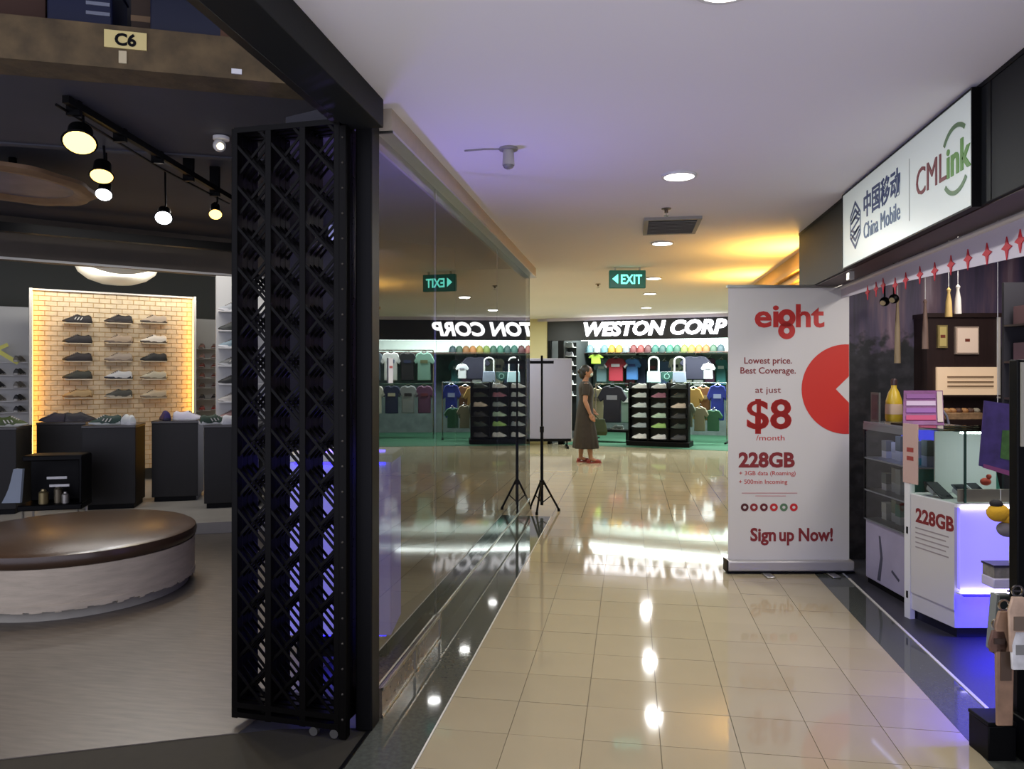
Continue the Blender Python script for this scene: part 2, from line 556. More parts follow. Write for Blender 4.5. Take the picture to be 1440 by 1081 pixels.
def mural_mat():
    m = bpy.data.materials.new('waterfall_mural')
    m.use_nodes = True
    nt = m.node_tree
    b = nt.nodes['Principled BSDF']
    tc = nt.nodes.new('ShaderNodeTexCoord')
    mp = nt.nodes.new('ShaderNodeMapping')
    mp.inputs['Scale'].default_value = (9, 9, 0.8)
    n = nt.nodes.new('ShaderNodeTexNoise')
    n.inputs['Scale'].default_value = 1.0
    n.inputs['Detail'].default_value = 6
    cr = nt.nodes.new('ShaderNodeValToRGB')
    e = cr.color_ramp.elements
    e[0].position = 0.32
    e[0].color = lin((34, 30, 38))
    e[1].position = 0.75
    e[1].color = lin((176, 158, 166))
    a = e.new(0.48)
    a.color = lin((78, 66, 92))
    a = e.new(0.6)
    a.color = lin((118, 92, 104))
    nt.links.new(tc.outputs['Object'], mp.inputs[0])
    nt.links.new(mp.outputs[0], n.inputs['Vector'])
    nt.links.new(n.outputs['Fac'], cr.inputs[0])
    sp = nt.nodes.new('ShaderNodeSeparateXYZ')
    nt.links.new(tc.outputs['Object'], sp.inputs[0])
    n3 = nt.nodes.new('ShaderNodeTexNoise')
    n3.inputs['Scale'].default_value = 14
    nt.links.new(tc.outputs['Object'], n3.inputs['Vector'])
    ad = nt.nodes.new('ShaderNodeMath')
    ad.operation = 'MULTIPLY_ADD'
    ad.inputs[1].default_value = 0.5
    nt.links.new(n3.outputs['Fac'], ad.inputs[0])
    nt.links.new(sp.outputs['Z'], ad.inputs[2])
    mr = nt.nodes.new('ShaderNodeMapRange')
    mr.inputs['From Min'].default_value = 1.88
    mr.inputs['From Max'].default_value = 1.98
    nt.links.new(ad.outputs[0], mr.inputs['Value'])
    fo = nt.nodes.new('ShaderNodeValToRGB')
    fo.color_ramp.elements[0].position = 0.4
    fo.color_ramp.elements[0].color = lin((10, 10, 13))
    fo.color_ramp.elements[1].position = 0.7
    fo.color_ramp.elements[1].color = lin((46, 43, 48))
    nt.links.new(n3.outputs['Fac'], fo.inputs[0])
    mx_ = nt.nodes.new('ShaderNodeMix')
    mx_.data_type = 'RGBA'
    nt.links.new(mr.outputs[0], mx_.inputs[0])
    nt.links.new(fo.outputs[0], mx_.inputs[6])
    nt.links.new(cr.outputs[0], mx_.inputs[7])
    nt.links.new(mx_.outputs[2], b.inputs['Base Color'])
    b.inputs['Roughness'].default_value = 0.5
    return m


struct('wall_phone_shop_end', MB().box(1.5, 4.6, 6.12, 6.2, 0, CEIL), mural_mat(), label='mural of purple waterfalls at the end of the phone shop')
struct('wall_phone_shop_back', MB().box(3.3, 3.4, 0.2, 6.12, 0, CEIL), mat('brown_shop_wall', (70, 56, 52), 0.7, noise=(5, 0.3)), label='brown back wall of the phone shop')
struct('ceiling_phone_shop', MB().box(1.5, 3.3, 0.4, 6.12, 2.40, 2.45), mat('dim_shop_ceiling', (120, 116, 124), 0.8), label='ceiling of the phone shop')

# ---- right wall beyond the phone shop, washed by warm light
struct('wall_right', MB().box(1.52, 1.62, 6.2, 10.2, 0, CEIL), mat('yellow_wall_paint', (222, 186, 120), 0.7), label='warm lit wall behind the roll-up banner')
struct('trim_18', MB().box(1.46, 1.52, 6.13, 10.2, 2.36, 2.40).box(1.48, 1.52, 6.13, 10.2, 2.28, 2.31), mat('yellow_wall_paint2', (214, 176, 112), 0.6), label='moulding along the warm lit wall')

# ---- sports shop shell at the end of the hall
WO = Vector((-1.66, 15.0, 0))
WE = Vector((0.971, -0.240, 0)).normalized()
WN = Vector((-WE.y, WE.x, 0))
WROT = math.atan2(WE.y, WE.x)


def ws(s, n, z=0.0):
    return WO + WE * s + WN * n + Vector((0, 0, z))


def wpix(px, py, n):
    """s and z in the sports shop of what shows at a reading taken n metres behind its front"""
    d = CR * ((px - 720) / FPX) + CF
    k = (WO.dot(WN) + n) / d.dot(WN)
    p = d * k
    return (p - WO).dot(WE), CAM_H + (HORIZON - py) / FPX * k, k / FPX


def wbox(s0, s1, n0, n1, z0, z1, mb=None):
    mb = mb or MB()
    M = Matrix.Translation(WO) @ Matrix.Rotation(WROT, 4, 'Z')
    return mb.box(s0, s1, n0, n1, z0, z1, M)


struct('floor_sports_shop', wbox(0.3, 9, 0, 4.0, -0.02, 0.004), M_green, label='green carpet of the sports shop')
struct('wall_sports_back', wbox(0, 9, 3.4, 3.5, 0, 2.55), mat('dark_slat_wall', (84, 96, 94), 0.7, noise=(6, 0.3)), label='dark back wall of the sports shop')
struct('wall_sports_left', wbox(0.0, 0.08, 0.05, 3.4, 0, 2.55), mat('dark_slat_wall2', (36, 40, 42), 0.7), label='dark side wall of the sports shop')
struct('trim_19', wbox(0.0, 9, 0.0, 0.12, 2.10, 2.49), mat('black_fascia', (13, 14, 20), 0.4), label='black fascia of the sports shop')
struct('trim_20', wbox(-0.2, 9, -0.05, 0.12, 2.49, 2.55), mat('lavender_cornice', (196, 190, 214), 0.5), label='pale cornice above the sports shop sign')
struct('trim_21', wbox(0.0, 0.06, 0, 0.12, 0, 2.10), M_black, label='black left jamb of the sports shop front')
struct('trim_22', wbox(0.22, 0.34, 0.02, 0.12, 0, 2.10), M_black, label='black door stile of the sports shop front')
struct('wall_cream', wbox(-1.2, 0.0, -0.05, 0.3, 0, 2.55), M_cream, label='cream wall left of the sports shop')
struct('wall_hall_left', MB().box(-3.75, -3.65, 7.74, 19, 0, CEIL), M_cream, label='cream wall at the left of the hall')
struct('wall_hall_back', MB().box(-3.65, -2.0, 17.5, 17.6, 0, CEIL), M_cream, label='cream wall at the back of the hall')
struct('wall_hall_front', MB().box(1.62, 7.0, 10.1, 10.2, 0, CEIL), M_cream, label='cream wall facing the sports shop')
line_wall('wall_shoe_shop_left', shop(-8.8, 3.3), shop(-8.8, 12), 0, 3.12, 0.1, M_soft, 'pale left wall of the shoe shop')
struct('wall_hall_right', MB().box(7.0, 7.1, 10.2, 17, 0, CEIL), M_cream, label='cream wall at the right of the hall')

# ================================================================ SHOP SIGNS
# ---- WESTON CORP
t = thing('shop_sign', 'white glowing capital letters of the sports shop sign on black fascia', 'sign', ws(0, -0.005, 2.14), WROT)
me = text_mesh('WESTON CORP', 0.40, offset=0.016, extrude=0.02, shear=0.22, width=2.76)
zs = [v.co.y for v in me.vertices]
k = 0.285 / (max(zs) - min(zs))
for v in me.vertices:
    v.co.y = (v.co.y - min(zs)) * k
me.transform(FACE)
link('lettering', me, glow('sign_letter_white', (250, 250, 255), 3.2), t, loc=(0.79 + 1.37, -0.02, 0.03))
MB().box(0.7, 3.6, -0.006, 0.004, 0.0, 0.34).build('backing_panel', mat('black_fascia', (13, 14, 20)), t)

# ---- China Mobile / CMLink lightbox
SG0, SG1, SZ0, SZ1 = 4.79, 3.06, 2.088, 2.53
SL = SG0 - SG1
t = thing('shop_sign', 'white lightbox sign with dark blue and green logos on the charcoal fascia', 'sign', (1.317, SG0, SZ0), R(-90))
MB().box(0, SL, -0.03, 0.0, 0, SZ1 - SZ0).build('face_panel', mat('sign_white', (206, 214, 206), 0.35, emit=(206, 216, 208), estr=0.18), t)
fr = MB()
for a in ((-.008, 0, 0, SZ1 - SZ0), (SL, SL + .008, 0, SZ1 - SZ0), (-.008, SL + .008, -.008, 0), (-.008, SL + .008, SZ1 - SZ0, SZ1 - SZ0 + .006)):
    fr.box(a[0], a[1], -0.034, 0.0, a[2], a[3])
fr.build('frame', M_black, t)
M_navy = mat('logo_navy', (44, 62, 104), 0.5)
M_lgreen = mat('logo_green', (96, 150, 62), 0.5)
M_lgreen2 = mat('logo_dark_green', (92, 128, 84), 0.5)


def sx(px):
    """sign metres from its far end"""
    d = FPX * 1.287 / math.cos(YAW) / (px - 886)
    return SG0 - (d + 1.287 * math.sin(YAW)) / math.cos(YAW)


y_ = -0.031
# emblem: woven diamond of nested chevrons
em = MB()
ex, ez, ew, eh = sx(1203), 0.216, 0.098, 0.14
for k in range(3):
    q0, q1 = 1.0 - 0.3 * k, 1.0 - 0.3 * k - 0.14
    for sgn in (1, -1):
        pts = []
        for q in (q0, q1):
            arc = [(-ew * (0.55 + 0.45 * q), 0.0 + 0.02 * k), (-ew * (0.55 + 0.45 * q), eh * 0.45 * q), (0, eh * q), (ew * (0.55 + 0.45 * q), eh * 0.45 * q), (ew * (0.55 + 0.45 * q), 0.0 + 0.02 * k)]
            pts.append(arc)
        for i in range(4):
            quad = [pts[0][i], pts[0][i + 1], pts[1][i + 1], pts[1][i]]
            if k > 0 and i in (0, 3):
                continue
            em.prism([(ex + x, sgn * z) for x, z in quad], 0.002, Matrix.Translation((0, y_, ez)) @ FACE)
for z in (-0.045, 0.0, 0.045):
    em.prism([(ex - ew * .8, z - .03), (ex - ew * .8, z - .018), (ex + ew * .8, z + .03), (ex + ew * .8, z + .018)], 0.002, Matrix.Translation((0, y_, ez)) @ FACE)
em.build('emblem', M_navy, t)
x0, x1 = sx(1215), sx(1266)
letters('\u4e2d\u56fd\u79fb\u52a8', 0.15, ((x0 + x1) / 2, y_, 0.235), M_navy, t, width=(x1 - x0), offset=0.002)
letters('China Mobile', 0.125, ((x0 + x1) / 2, y_, 0.105), mat('logo_steel_blue', (92, 112, 138), 0.5), t, width=(x1 - x0))
MB().box(sx(1279) - .002, sx(1279) + .002, y_ - .001, y_, 0.07, 0.36).build('divider', mat('logo_grey', (150, 152, 150)), t)
xa, xb, xc_ = sx(1289), sx(1331), sx(1367)
letters('CML', 0.175, ((xa + xb) / 2, y_, 0.16), mat('logo_maroon', (120, 48, 52), 0.5), t, width=(xb - xa), offset=0.0)
letters('ink', 0.175, ((xb + xc_) / 2, y_, 0.16), M_lgreen, t, width=(xc_ - xb) * 0.95, offset=0.004)
ar = MB()
mx = sx(1344)
ring(ar, mx, 0.0, 0.128, 0.146, 0.002, 52, 142, 16, Matrix.Translation((0, y_, 0.212)) @ FACE)
ring(ar, mx, 0.0, 0.120, 0.138, 0.002, 222, 318, 16, Matrix.Translation((0, y_, 0.212)) @ FACE)
ar.build('emblem_arcs', M_lgreen2, t)

# ---- valance with red lantern motifs
t = thing('valance', 'white valance with red lantern motifs hanging under the charcoal fascia', 'valance', (1.52, 6.0, 0), R(-90))
vp = [(0.0, 1.995), (0.0, 2.06), (4.6, 2.06), (4.6, 1.87), (3.3, 1.885), (1.2, 1.975)]
MB().prism(vp, 0.006, FACE).build('cloth', mat('valance_white', (206, 198, 206), 0.7), t)
MB().cyl((0, -0.012, 2.066), (4.6, -0.012, 2.066), 0.013, n=10).build('rail', M_bright, t)
dm = MB().prism([(0.0, -0.05), (0.012, -0.012), (0.042, 0.0), (0.012, 0.014), (0.0, 0.045), (-0.012, 0.014), (-0.042, 0.0), (-0.012, -0.012)], 0.004, FACE)
dme = dm.mesh('lantern_motif', False)
for px, py in ((1222, 411), (1234, 406), (1244, 401), (1261, 401), (1276, 394), (1296, 386), (1317, 381), (1340, 372), (1364, 364), (1391, 356), (1419, 348), (1438, 338)):
    d = FPX * 1.52 / math.cos(YAW) / (px - 886)
    Yw = (d + 1.52 * math.sin(YAW)) / math.cos(YAW)
    z = CAM_H + (HORIZON - py) / FPX * d
    link('lantern_motif', dme, mat('motif_red', (186, 24, 44), 0.6), t, loc=(6.0 - Yw, -0.007, z))

# ---- EXIT sign
p = at(882, 7.75)
t = thing('exit_sign', 'green hanging EXIT sign with an arrow under the white ceiling', 'sign', (p.x, p.y, 0), YAW)
MB().box(-0.19, 0.19, -0.03, 0.03, 2.335, 2.52).build('housing', mat('exit_green', (16, 74, 62), 0.4, emit=(20, 110, 90), estr=0.25), t, bevel=0.006)
MB().box(-0.14, -0.12, -0.01, 0.01, 2.52, CEIL).box(0.12, 0.14, -0.01, 0.01, 2.52, CEIL).build('hanger', M_steel, t)
me_ = glow('exit_letters', (110, 235, 215), 1.6)
letters('EXIT', 0.135, (0.04, -0.032, 2.38), me_, t, width=0.22, offset=0.003)
MB().prism([(-0.16, 2.43), (-0.10, 2.48), (-0.10, 2.38)], 0.003, Matrix.Translation((0, -0.031, 0)) @ FACE).build('arrow', me_, t)

# ================================================================ CEILING FITTINGS
dl_disc = MB().cyl((0, 0, 0), (0, 0, 0.012), 0.082, n=32).mesh('diffuser')
rm = MB()
ring(rm, 0, 0, 0.082, 0.097, 0.012, n=32)
dl_rim = rm.mesh('trim_ring')
names = ['nearest the camera, cut by the top edge of the photo', 'in front of the air vent', 'just behind the air vent', 'beside the EXIT sign', 'just behind the EXIT sign', 'furthest back, above the sports shop sign']
for k, y in enumerate((2.16, 4.21, 6.37, 8.72, 10.4, 12.6)):
    X = 0.27
    t = thing('downlight', 'round white ceiling downlight ' + names[k], 'downlight', (X, y, CEIL), 0, 'downlights along the corridor')
    link('diffuser', dl_disc, M_lamp, t, loc=(0, 0, -0.012))
    link('trim_ring', dl_rim, M_white, t, loc=(0, 0, -0.013))
    area('downlight_lamp', (X, y, CEIL - 0.02), 0.15, 17, (0.97, 0.98, 0.96), shape='DISK')
for k, (x, y) in enumerate(((-2.2, 10.5), (-2.2, 13.2), (3.6, 11.5))):
    area('hall_lamp', (x, y, CEIL - 0.02), 0.4, 42, (0.94, 1.0, 0.95), shape='DISK')

# air vent
t = thing('air_vent', 'white louvred air vent in the corridor ceiling', 'vent', (0.30, 5.62, CEIL))
fr = MB()
for a in ((-.2, .2, -.29, -.26), (-.2, .2, .26, .29), (-.2, -.17, -.26, .26), (.17, .2, -.26, .26)):
    fr.box(a[0], a[1], a[2], a[3], -0.02, 0.0)
fr.build('frame', mat('vent_grey', (150, 146, 138), 0.6), t)
MB().box(-.17, .17, -.26, .26, -0.003, 0.0).build('duct_opening', mat('duct_dark', (36, 34, 32), 0.9), t)
slat = MB().box(-.17, .17, -0.02, 0.02, -0.0015, 0.0015).mesh('slat', False)
for k in range(9):
    s_ = link('slat', slat, mat('vent_grey', (150, 146, 138)), t, loc=(0, -0.22 + 0.055 * k, -0.016))
    s_.rotation_euler = (R(35), 0, 0)


def sprinkler(px, py, label):
    d = FPX * (CEIL - CAM_H) / (HORIZON - py)
    p = at(px, d)
    t = thing('sprinkler', label, 'sprinkler', (p.x, p.y, CEIL))
    MB().lathe([(0.0, 0), (0.032, 0), (0.032, -0.006), (0.012, -0.010), (0.012, -0.03), (0.0, -0.03)], 16).build('rosette', mat('dull_brass', (110, 100, 84), 0.4, metal=0.7), t)
    MB().cyl((0, 0, -0.03), (0, 0, -0.048), 0.004, n=8).build('stem', M_chrome, t)
    MB().cyl((0, 0, -0.048), (0, 0, -0.051), 0.02, n=12).build('deflector', M_chrome, t)


sprinkler(937, 293, 'ceiling sprinkler between downlight and air vent')
sprinkler(841, 399, 'ceiling sprinkler left of the EXIT sign')
d = FPX * 1.1 / (HORIZON - 208)
p = at(715, d)
t = thing('ceiling_camera', 'small pale cylindrical camera hanging from the ceiling near the glass', 'camera', (p.x, p.y, CEIL))
MB().cyl((0, 0, 0), (0, 0, -0.012), 0.045, n=20).build('mount', mat('camera_grey', (140, 136, 138), 0.5), t)
MB().cyl((0, 0, -0.012), (0, 0, -0.085), 0.026, 0.03, n=20).build('body', mat('camera_pale', (168, 164, 162), 0.5), t)
MB().sphere((0, 0, -0.085), 0.028, 0.028, 0.02, 14, 8).build('lens_dome', mat('lens_grey', (120, 118, 120), 0.15), t)
MB().tube([(-0.045, 0, -0.004), (-0.12, -0.01, -0.004), (-0.22, 0, -0.004)], 0.004, 6).build('cable', mat('camera_grey', (140, 136, 138)), t)

# ================================================================ ROLL-UP BANNER
BD = 5.37
bp = at(1022, BD)
bs = BD / FPX
t = thing('roll_up_banner', 'white roll-up banner with red print standing before the phone shop', 'banner', (bp.x, bp.y, 0), YAW)


def bx_(px):
    return (px - 1022) * bs


def bz_(py):
    return CAM_H - (py - HORIZON) * bs


M_ban = mat('banner_white', (196, 192, 188), 0.55, noise=(1.5, 0.02))
MB().box(0.01, bx_(1194), -0.002, 0.002, 0.09, bz_(404)).build('printed_sheet', M_ban, t)
MB().box(0.0, bx_(1196), -0.012, 0.012, bz_(404) - 0.004, bz_(404) + 0.016).build('top_rail', M_steel, t)
MB().box(-0.005, bx_(1198), -0.05, 0.05, 0.018, 0.095).build('base_cassette', mat('banner_base', (176, 172, 170), 0.35, metal=0.4), t, bevel=0.012)
MB().box(-0.012, -0.005, -0.052, 0.052, 0.012, 0.10).build('end_cap', M_black, t)
MB().box(-0.005, bx_(1198), -0.05, 0.05, 0.008, 0.018).build('base_strip', M_black, t)
MB().cyl((0.45, 0.03, 0.09), (0.45, 0.03, bz_(404)), 0.008, n=8).build('support_pole', M_steel, t)
for px in (1074, 1164):
    MB().box(bx_(px) - 0.03, bx_(px) + 0.03, -0.16, 0.16, 0.0, 0.012).build('foot', M_steel, t, bevel=0.005)
yb = -0.003


def btext(s, px, py, wpx, size, m, **kw):
    return letters(s, size, (bx_(px), yb, bz_(py)), m, t, width=wpx * bs if wpx else None, extrude=0.0008, **kw)


btext('ei', 1078, 459, 34, 0.23, M_red, offset=0.006)
btext('ht', 1139, 459, 40, 0.23, M_red, offset=0.006)
g8 = MB()
MF = Matrix.Translation((0, yb, 0)) @ FACE
ring(g8, bx_(1106), bz_(447), 4.5 * bs, 12.5 * bs, 0.0012, M=MF)
ring(g8, bx_(1106), bz_(465), 4.0 * bs, 12.0 * bs, 0.0012, M=MF)
g8.build('logo_g', M_red, t)
btext('Lowest price.', 1080, 511, 67, 0.065, M_maroon, offset=0.0008)
btext('Best Coverage.', 1080, 525, 78, 0.065, M_maroon, offset=0.0008)
btext('at just', 1080, 552, 36, 0.062, M_maroon)
btext('$8', 1081, 602, 62, 0.30, M_red, offset=0.005)
btext('$8', 1082, 602, 62, 0.30, M_red, offset=0.005, name='lettering_weight')
btext('/month', 1083, 619, 40, 0.055, M_red)
btext('228GB', 1078, 656, 79, 0.145, M_maroon, offset=0.006)
btext('+ 3GB data (Roaming)', 1079, 668, 79, 0.045, M_red)
btext('+ 500min Incoming', 1073, 680, 68, 0.045, M_red)
ln_ = MB()
for a, b, y in ((1043, 1121, 693), (1062, 1105, 697)):
    ln_.box(bx_(a), bx_(b), yb - 0.001, yb, bz_(y) - 0.003, bz_(y) + 0.003)
ln_.build('fine_print', mat('fine_print_pink', (186, 140, 140)), t)
for k, (px, c) in enumerate(((1047, (70, 20, 22)), (1060, (130, 30, 30)), (1074, (90, 20, 26)), (1088, (176, 34, 34)), (1102, (80, 110, 80)), (1116, (180, 30, 34)))):
    ic = MB().prism(circle(bx_(px), bz_(713), 5.5 * bs, 20), 0.0012, MF)
    ic.build('app_icon', mat('icon_%d' % k, c), t)
    MB().prism(circle(bx_(px), bz_(713), 2.2 * bs, 12), 0.002, MF).build('icon_dot', M_ban, t)
btext('Sign', 1073, 760, 36, 0.13, M_maroon, offset=0.004)
btext('up', 1106, 760, 21, 0.13, M_maroon, offset=0.004)
btext('Now!', 1147, 760, 48, 0.13, M_maroon, offset=0.004)
arc = [(bx_(1193.5) if x > bx_(1193.5) else x, z) for x, z in circle(bx_(1190), bz_(547), 63 * bs, 40, 70, 290)]
arc = [(bx_(1193.5), bz_(610))] + [q for q in arc[::-1]] + [(bx_(1193.5), bz_(484)), (bx_(1193.5), bz_(529)), (bx_(1175), bz_(547)), (bx_(1193.5), bz_(566))]
MB().prism(arc, 0.0012, MF).build('red_disc', mat('banner_red', (190, 44, 32), 0.5), t)

# ================================================================ FOLDING GATE
gl = Vector((-1.607, 2.835, 0))
gr = Vector((-1.105, 2.79, 0))
grz = math.atan2(gr.y - gl.y, gr.x - gl.x)
GW = 0.49
t = thing('folding_gate', 'black folding lattice gate pushed together beside the corner post', 'gate', gl, grz)
GH = 2.455
colx = [0.0, 0.155, 0.31, 0.462]
up_me = MB().box(-0.014, 0.014, -0.011, 0.03, 0.03, GH).mesh('upright', False)
up_me2 = MB().box(-0.007, 0.007, -0.011, 0.03, 0.03, GH).mesh('upright', False)
rail_me = MB().box(0, GW - 0.02, -0.012, 0.012, 0, 0.022).mesh('rail', False)
for L in range(4):
    yl = L * 0.04
    for cx in colx:
        link('upright', up_me if L == 0 else up_me2, M_gate, t, loc=(cx, yl, 0), bevel=0.003)
    for z in (0.035, 0.075, GH - 0.02):
        link('rail', rail_me, M_gate, t, loc=(0, yl, z))
    per = 0.166
    k = -3
    x0, x1 = 0.0, 0.468
    z0, z1 = 0.06, GH - 0.01
    for sgn in (1, -1):
        for k in range(-3, 19):
            # line z = z0 + k*per + sgn*(x) + phase, clipped to the frame
            zs0 = 0.10 + k * per + (0.468 if sgn < 0 else 0)
            a, b = x0, x1
            za, zb = zs0 + sgn * a * 1.07, zs0 + sgn * b * 1.07
            # clip in z
            if max(za, zb) <= z0 or min(za, zb) >= z1:
                continue
            def clipx(zv):
                return (zv - zs0) / (sgn * 1.07)
            lo, hi = a, b
            for zv in (z0, z1):
                xx = clipx(zv)
                if min(za, zb) < zv < max(za, zb):
                    if (zv == z0) == (sgn > 0):
                        lo = max(lo, xx)
                    else:
                        hi = min(hi, xx)
            if hi - lo < 0.05:
                continue
            pa = Vector((lo, yl + sgn * 0.006, zs0 + sgn * lo * 1.07))
            pb = Vector((hi, yl + sgn * 0.006, zs0 + sgn * hi * 1.07))
            dirv = (pb - pa)
            ln = dirv.length
            bar = MB().box(0, ln, -0.0025, 0.0025, -0.0055, 0.0055)
            bo = bar.build('lattice_bar', M_gate, t, smooth=False)
            bo.location = pa
            bo.rotation_euler = (0, -math.atan2(dirv.z, dirv.x), 0)
for cx in (0.36, 0.45):
    MB().cyl((cx, -0.012, 0.018), (cx, 0.012, 0.018), 0.018, n=16).build('wheel', mat('dull_wheel', (90, 88, 84), 0.5, metal=0.6), t)
# post side rail of the gate
t2 = thing('gate_slam_post', 'narrow black slam post with riveted edge between gate and corner post', 'post', (-1.118, 2.80, 0), 0)
MB().box(-0.02, 0.012, -0.02, 0.02, 0.0, 2.43).build('channel', M_gate, t2, bevel=0.003)
rv = MB().sphere((0, 0, 0), 0.005, n=8, m=6).mesh('rivet')
for k in range(24):
    link('rivet', rv, mat('dull_rivet', (70, 66, 60), 0.5, metal=0.6), t2, loc=(-0.004, -0.021, 0.08 + 0.1 * k))

# ================================================================ TRIPOD STAND
p = at(762, 7.72)
t = thing('tripod_stand', 'tall black tripod stand with a T bar beside the glass shopfront', 'stand', (p.x, p.y, 0))
MB().cyl((0, 0, 0.07), (0, 0, 0.85), 0.016, n=10).build('lower_pole', M_black, t)
MB().cyl((0, 0, 0.85), (0, 0, 1.56), 0.011, n=10).build('upper_pole', M_black, t)
MB().cyl((0, 0, 0.83), (0, 0, 0.89), 0.022, n=10).build('clamp', M_black, t)
MB().box(-0.125, 0.125, -0.012, 0.012, 1.545, 1.575).cyl((0, 0, 1.57), (0, 0, 1.63), 0.012, n=8).build('cross_bar', M_black, t)
MB().cyl((0, 0, 0.28), (0, 0, 0.33), 0.026, n=10).build('collar', M_black, t)
for a in (20, 140, 260):
    ca, sa = math.cos(R(a)), math.sin(R(a))
    lg = MB().cyl((0.02 * ca, 0.02 * sa, 0.31), (0.185 * ca, 0.185 * sa, 0.012), 0.011, n=8).build('leg', M_black, t)
    MB().cyl((0.183 * ca, 0.183 * sa, 0.0), (0.18 * ca, 0.18 * sa, 0.03), 0.015, n=8).build('rubber_foot', M_black, lg)
    MB().cyl((0.012 * ca, 0.012 * sa, 0.10), (0.10 * ca, 0.10 * sa, 0.165), 0.006, n=6).build('brace', M_black, t)

# ================================================================ SHOES
def shoe_upper():
    mb = MB()
    prof = [(-0.138, 0.020, 0.040, 0.020), (-0.130, 0.032, 0.078, 0.012), (-0.105, 0.037, 0.094, 0.010), (-0.065, 0.037, 0.082, 0.010), (-0.025, 0.037, 0.086, 0.010),
            (0.005, 0.039, 0.098, 0.010), (0.040, 0.043, 0.078, 0.010), (0.080, 0.045, 0.058, 0.010), (0.112, 0.040, 0.046, 0.012), (0.132, 0.027, 0.034, 0.016), (0.142, 0.010, 0.024, 0.020)]
    rings = []
    for x, w_, h, zb in prof:
        rg = []
        for i in range(12):
            a = math.pi * i / 11
            cx = math.cos(a)
            sz = math.sin(a)
            rg.append((x, w_ * (abs(cx) ** 0.7) * (1 if cx > 0 else -1) * (1 - 0.35 * max(0, sz - 0.3)), zb + (h - zb) * sz ** 0.75))
        rings.append(rg)
    return mb.loft(rings)


def shoe_sole():
    mb = MB()
    out = [(-0.145, 0.0), (-0.138, 0.026), (-0.115, 0.038), (-0.04, 0.036), (0.03, 0.042), (0.08, 0.048), (0.118, 0.042), (0.14, 0.024), (0.148, 0.0)]
    poly = out + [(x, -y) for x, y in out[-2:0:-1]]
    r0 = [(x * 0.97, y * 0.94, 0.0 + (0.010 if x > 0.1 else 0)) for x, y in poly]
    r1 = [(x, y, 0.012 + (0.008 if x > 0.1 else 0)) for x, y in poly]
    r2 = [(x * 0.98, y * 0.95, 0.030 if x < 0 else 0.026) for x, y in poly]
    return mb.loft([r0, r1, r2])


def shoe_laces():
    mb = MB()
    for k, x in enumerate((0.018, 0.036, 0.054, 0.070)):
        z = 0.098 - (x - 0.005) * 0.56
        mb.box(x - 0.005, x + 0.005, -0.022, 0.022, z - 0.006, z + 0.003)
    return mb


def shoe_stripe():
    mb = MB()
    for sgn in (1, -1):
        for x in (-0.03, 0.0, 0.03):
            y = sgn * 0.0385
            mb.prism([(x, 0.03), (x + 0.012, 0.03), (x - 0.008, 0.062), (x - 0.018, 0.062)], 0.004, Matrix.Translation((0, y + 0.002, 0)) @ FACE)
    return mb


SHOE = {}
for nm, fn in (('upper', shoe_upper), ('sole', shoe_sole), ('laces', shoe_laces), ('stripes', shoe_stripe)):
    SHOE[nm] = fn()
SHOE_CACHE = {}


def shoe_part(nm, m):
    key = (nm, m.name)
    if key not in SHOE_CACHE:
        me = SHOE[nm].mesh(nm)
        me.materials.append(m)
        SHOE_CACHE[key] = me
    return SHOE_CACHE[key]


def cm(c, rough=0.6):
    return mat('c_%d_%d_%d' % tuple(c), c, rough)


def shoe(loc, rz, up, sole, lace, label, group, stripe=None, scale=1.0, tilt=0.0, cat='shoe', name='sneaker'):
    t = thing(name, label, cat, loc, rz, group)
    t.rotation_euler = (0, tilt, rz)
    t.scale = (scale,) * 3
    link('upper', shoe_part('upper', cm(up)), None, t)
    link('sole', shoe_part('sole', cm(sole)), None, t)
    link('laces', shoe_part('laces', cm(lace)), None, t)
    if stripe:
        link('stripes', shoe_part('stripes', cm(stripe)), None, t)
    return t


# ================================================================ BRICK DISPLAY BOARD IN THE SHOE SHOP
bl = at(45, 8.6)
brr = at(270, 9.6)
BW = (brr - bl).length
brz = math.atan2(brr.y - bl.y, brr.x - bl.x)
t = thing('display_board', 'tall glowing yellow brick display board behind the shoe pedestals', 'display', bl, brz)
BZ0, BZ1 = 0.25, 2.41
MB().box(0, BW, 0.0, 0.06, BZ0, BZ1).build('back_panel', mat('board_mortar', (196, 160, 104), 0.8), t)
bk = MB()
rows, cols = 37, 14
rh, cw = (BZ1 - BZ0) / rows, BW / cols
for r in range(rows):
    off = 0.5 * cw if r % 2 else 0.0
    for c in range(cols + (1 if r % 2 else 0)):
        xa = max(0.0, c * cw - off) + 0.004
        xb = min(BW, (c + 1) * cw - off) - 0.004
        pr = -0.006 - random.uniform(0, 0.004)
        bk.box(xa, xb, pr, 0.001, BZ0 + r * rh + 0.004, BZ0 + (r + 1) * rh - 0.004)
bk.build('brick_field', mat('board_brick', (216, 196, 160), 0.75, noise=(14, 0.12)), t, smooth=False, kind='stuff')
fr = MB()
fr.box(-0.03, 0.0, -0.10, 0.06, BZ0, BZ1 + 0.02).box(BW, BW + 0.03, -0.10, 0.06, BZ0, BZ1 + 0.02).box(0, BW, -0.04, 0.06, BZ1, BZ1 + 0.02)
fr.build('frame', mat('board_frame', (214, 208, 196), 0.5), t)
ledc = glow('warm_led_strip', (255, 190, 70), 9)
MB().box(0.0, 0.006, -0.085, -0.045, BZ0 + 0.02, BZ1 - 0.02).build('led_strip', ledc, t)
MB().box(BW - 0.006, BW, -0.085, -0.045, BZ0 + 0.02, BZ1 - 0.02).build('led_strip', ledc, t)
DK, WH, GY, BG = (22, 18, 18), (210, 206, 196), (128, 118, 108), (176, 158, 132)
